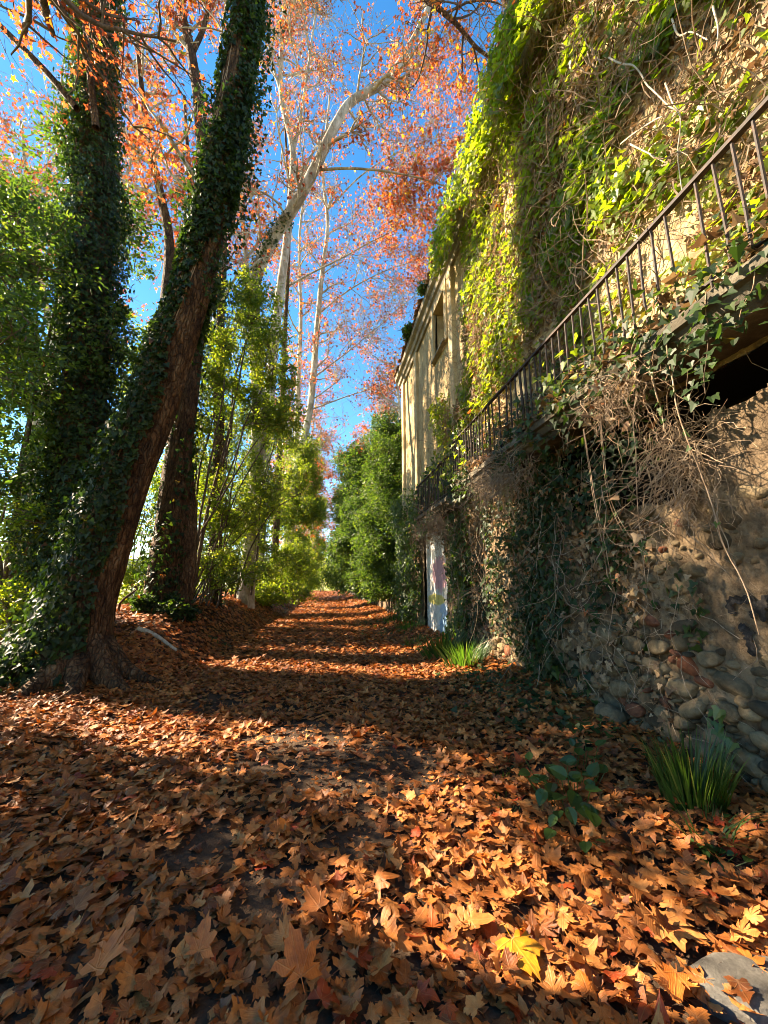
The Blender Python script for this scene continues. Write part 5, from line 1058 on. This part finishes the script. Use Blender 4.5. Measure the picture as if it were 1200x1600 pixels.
v = P-cC; zc = v@cF; u = 600+FPX*(v@cR)/zc; w = 800-FPX*(v@cU)/zc; vis = (zc > .3) & (u > -20) & (u < 1220) & (w > 850) & (w < 1640)
score = np.where(vis, S/np.maximum(zc, .1)*(1+h*6), 0); order = np.argsort(-score)[:282]; solo = np.zeros(len(x), bool); solo[order] = True
g = Geo()
for k_ in range(len(var)):
    q = (vid == k_) & ~solo; scatter(g, var[k_], P[q], Rm[q], S[q], C[q])
gm = g
x2, y2 = litter_points(34000, -6.5, 2.95, 8.2, 22); P2, R2, _ = litter_frames(x2, y2, .30, .07); n2 = len(x2)
tl = mirror_leaf([(0, 0), (0.46, -0.1), (0.33, 0.14), (0.70, 0.42), (0.26, 0.48), (0, 1.0)], .14)
scatter(gm, tl, P2, R2, rng.normal(.088, .02, n2).clip(.045, .14), colour(n2))
x3, y3 = litter_points(24000, -4.5, 3.1, 22, 64); P3, R3, _ = litter_frames(x3, y3, .34, .07); n3 = len(x3); scatter(gm, tl, P3, R3, rng.normal(.14, .025, n3).clip(.08, .2), colour(n3))
nc_ = 26000; xf = rng.uniform(-5.5, 2.9, nc_); yf = rng.uniform(.7, 12, nc_); kf = xf > -.95*yf-.8; xf, yf = xf[kf], yf[kf]; nf = len(xf)
Pf = np.column_stack([xf, yf, gh(xf, yf)+.006+.008*rng.random(nf)]); scatter(gm, IVY, Pf, orient(np.array([0, 0, 1])+rng.normal(size=(nf, 3))*.35, rng.normal(size=(nf, 3))), rng.uniform(.010, .042, nf), rng.random(nf)*.7)
tag(gm.obj('leaf_litter', M['litter'], smooth=True), 'carpet of brown fallen plane leaves covering the path and banks', 'leaf litter', kind='stuff')
kinds = [(.30, 'dark brown', .14), (.50, 'mid brown', .36), (.70, 'tan brown', .58), (.86, 'pale tan', .76), (.92, 'orange', .89), (2, 'dark red', .94)]
meshes = {}
for r_ in order:
    kk = next(q for q, (hi, _, _) in enumerate(kinds) if C[r_] < hi); key = (int(vid[r_]), kk)
    if key not in meshes:
        g = Geo(); tv, tf = var[key[0]]; g.v.append(tv); g.n = len(tv); g.f += list(tf); g.a.append(np.full(len(tv), kinds[kk][2])); g.lc.append(tv); meshes[key] = g.mesh('fallen_leaf', M['litter'], smooth=True)
    o = bpy.data.objects.new('fallen_leaf', meshes[key]); COL.objects.link(o); m = Matrix.Identity(4)
    for a in range(3):
        for b in range(3): m[a][b] = Rm[r_][a, b]*S[r_]
        m[a][3] = P[r_][a]
    o.matrix_world = m; tag(o, kinds[kk][1]+' fallen plane leaf lying in the foreground of the path', 'fallen leaf', kinds[kk][1]+' fallen leaves in the foreground')
def hero(px, py, s, rot, r_, lab, curl=.6, tiltv=(0, -.1, 1), up=.06, seed=1):
    rg = np.random.default_rng(seed); tv, tf = plane_leaf(rg, curl); p = on_z(px, py, .06); Rr = orient(np.array([tiltv], float), np.array([[math.cos(rot), math.sin(rot), 0]]))[0]
    g = Geo(); c = np.array([p[0], p[1], float(gh(p[0], p[1]))+up]); g.v.append((tv@Rr.T)*s+c); g.n = len(tv); g.f += list(tf); g.a.append(np.full(len(tv), r_)); g.lc.append(tv); tag(g.obj('fallen_leaf', M['litter'], org=c, smooth=True), lab, 'fallen leaf')
hero(800, 1462, .16, -1.35, 1.0, 'bright yellow star shaped plane leaf lying flat in the foreground', .35, seed=3)
hero(150, 1530, .15, .9, .90, 'curled orange leaf with upturned red edges at the lower left', 1.5, (-.5, -.3, .8), .10, 5)
hero(470, 1545, .14, 1.9, .905, 'orange red leaf standing half upright near the bottom edge', 1.2, (.1, -.7, .7), .09, 7)
hero(310, 1500, .11, 1.3, .90, 'small orange leaf propped up right of the curled orange leaf', 1.2, (-.3, -.6, .7), .09, 8)
hero(1030, 1440, .16, -.6, .84, 'large golden tan leaf below the tall grass tuft', .5, (0, -.1, 1), .07, 9)
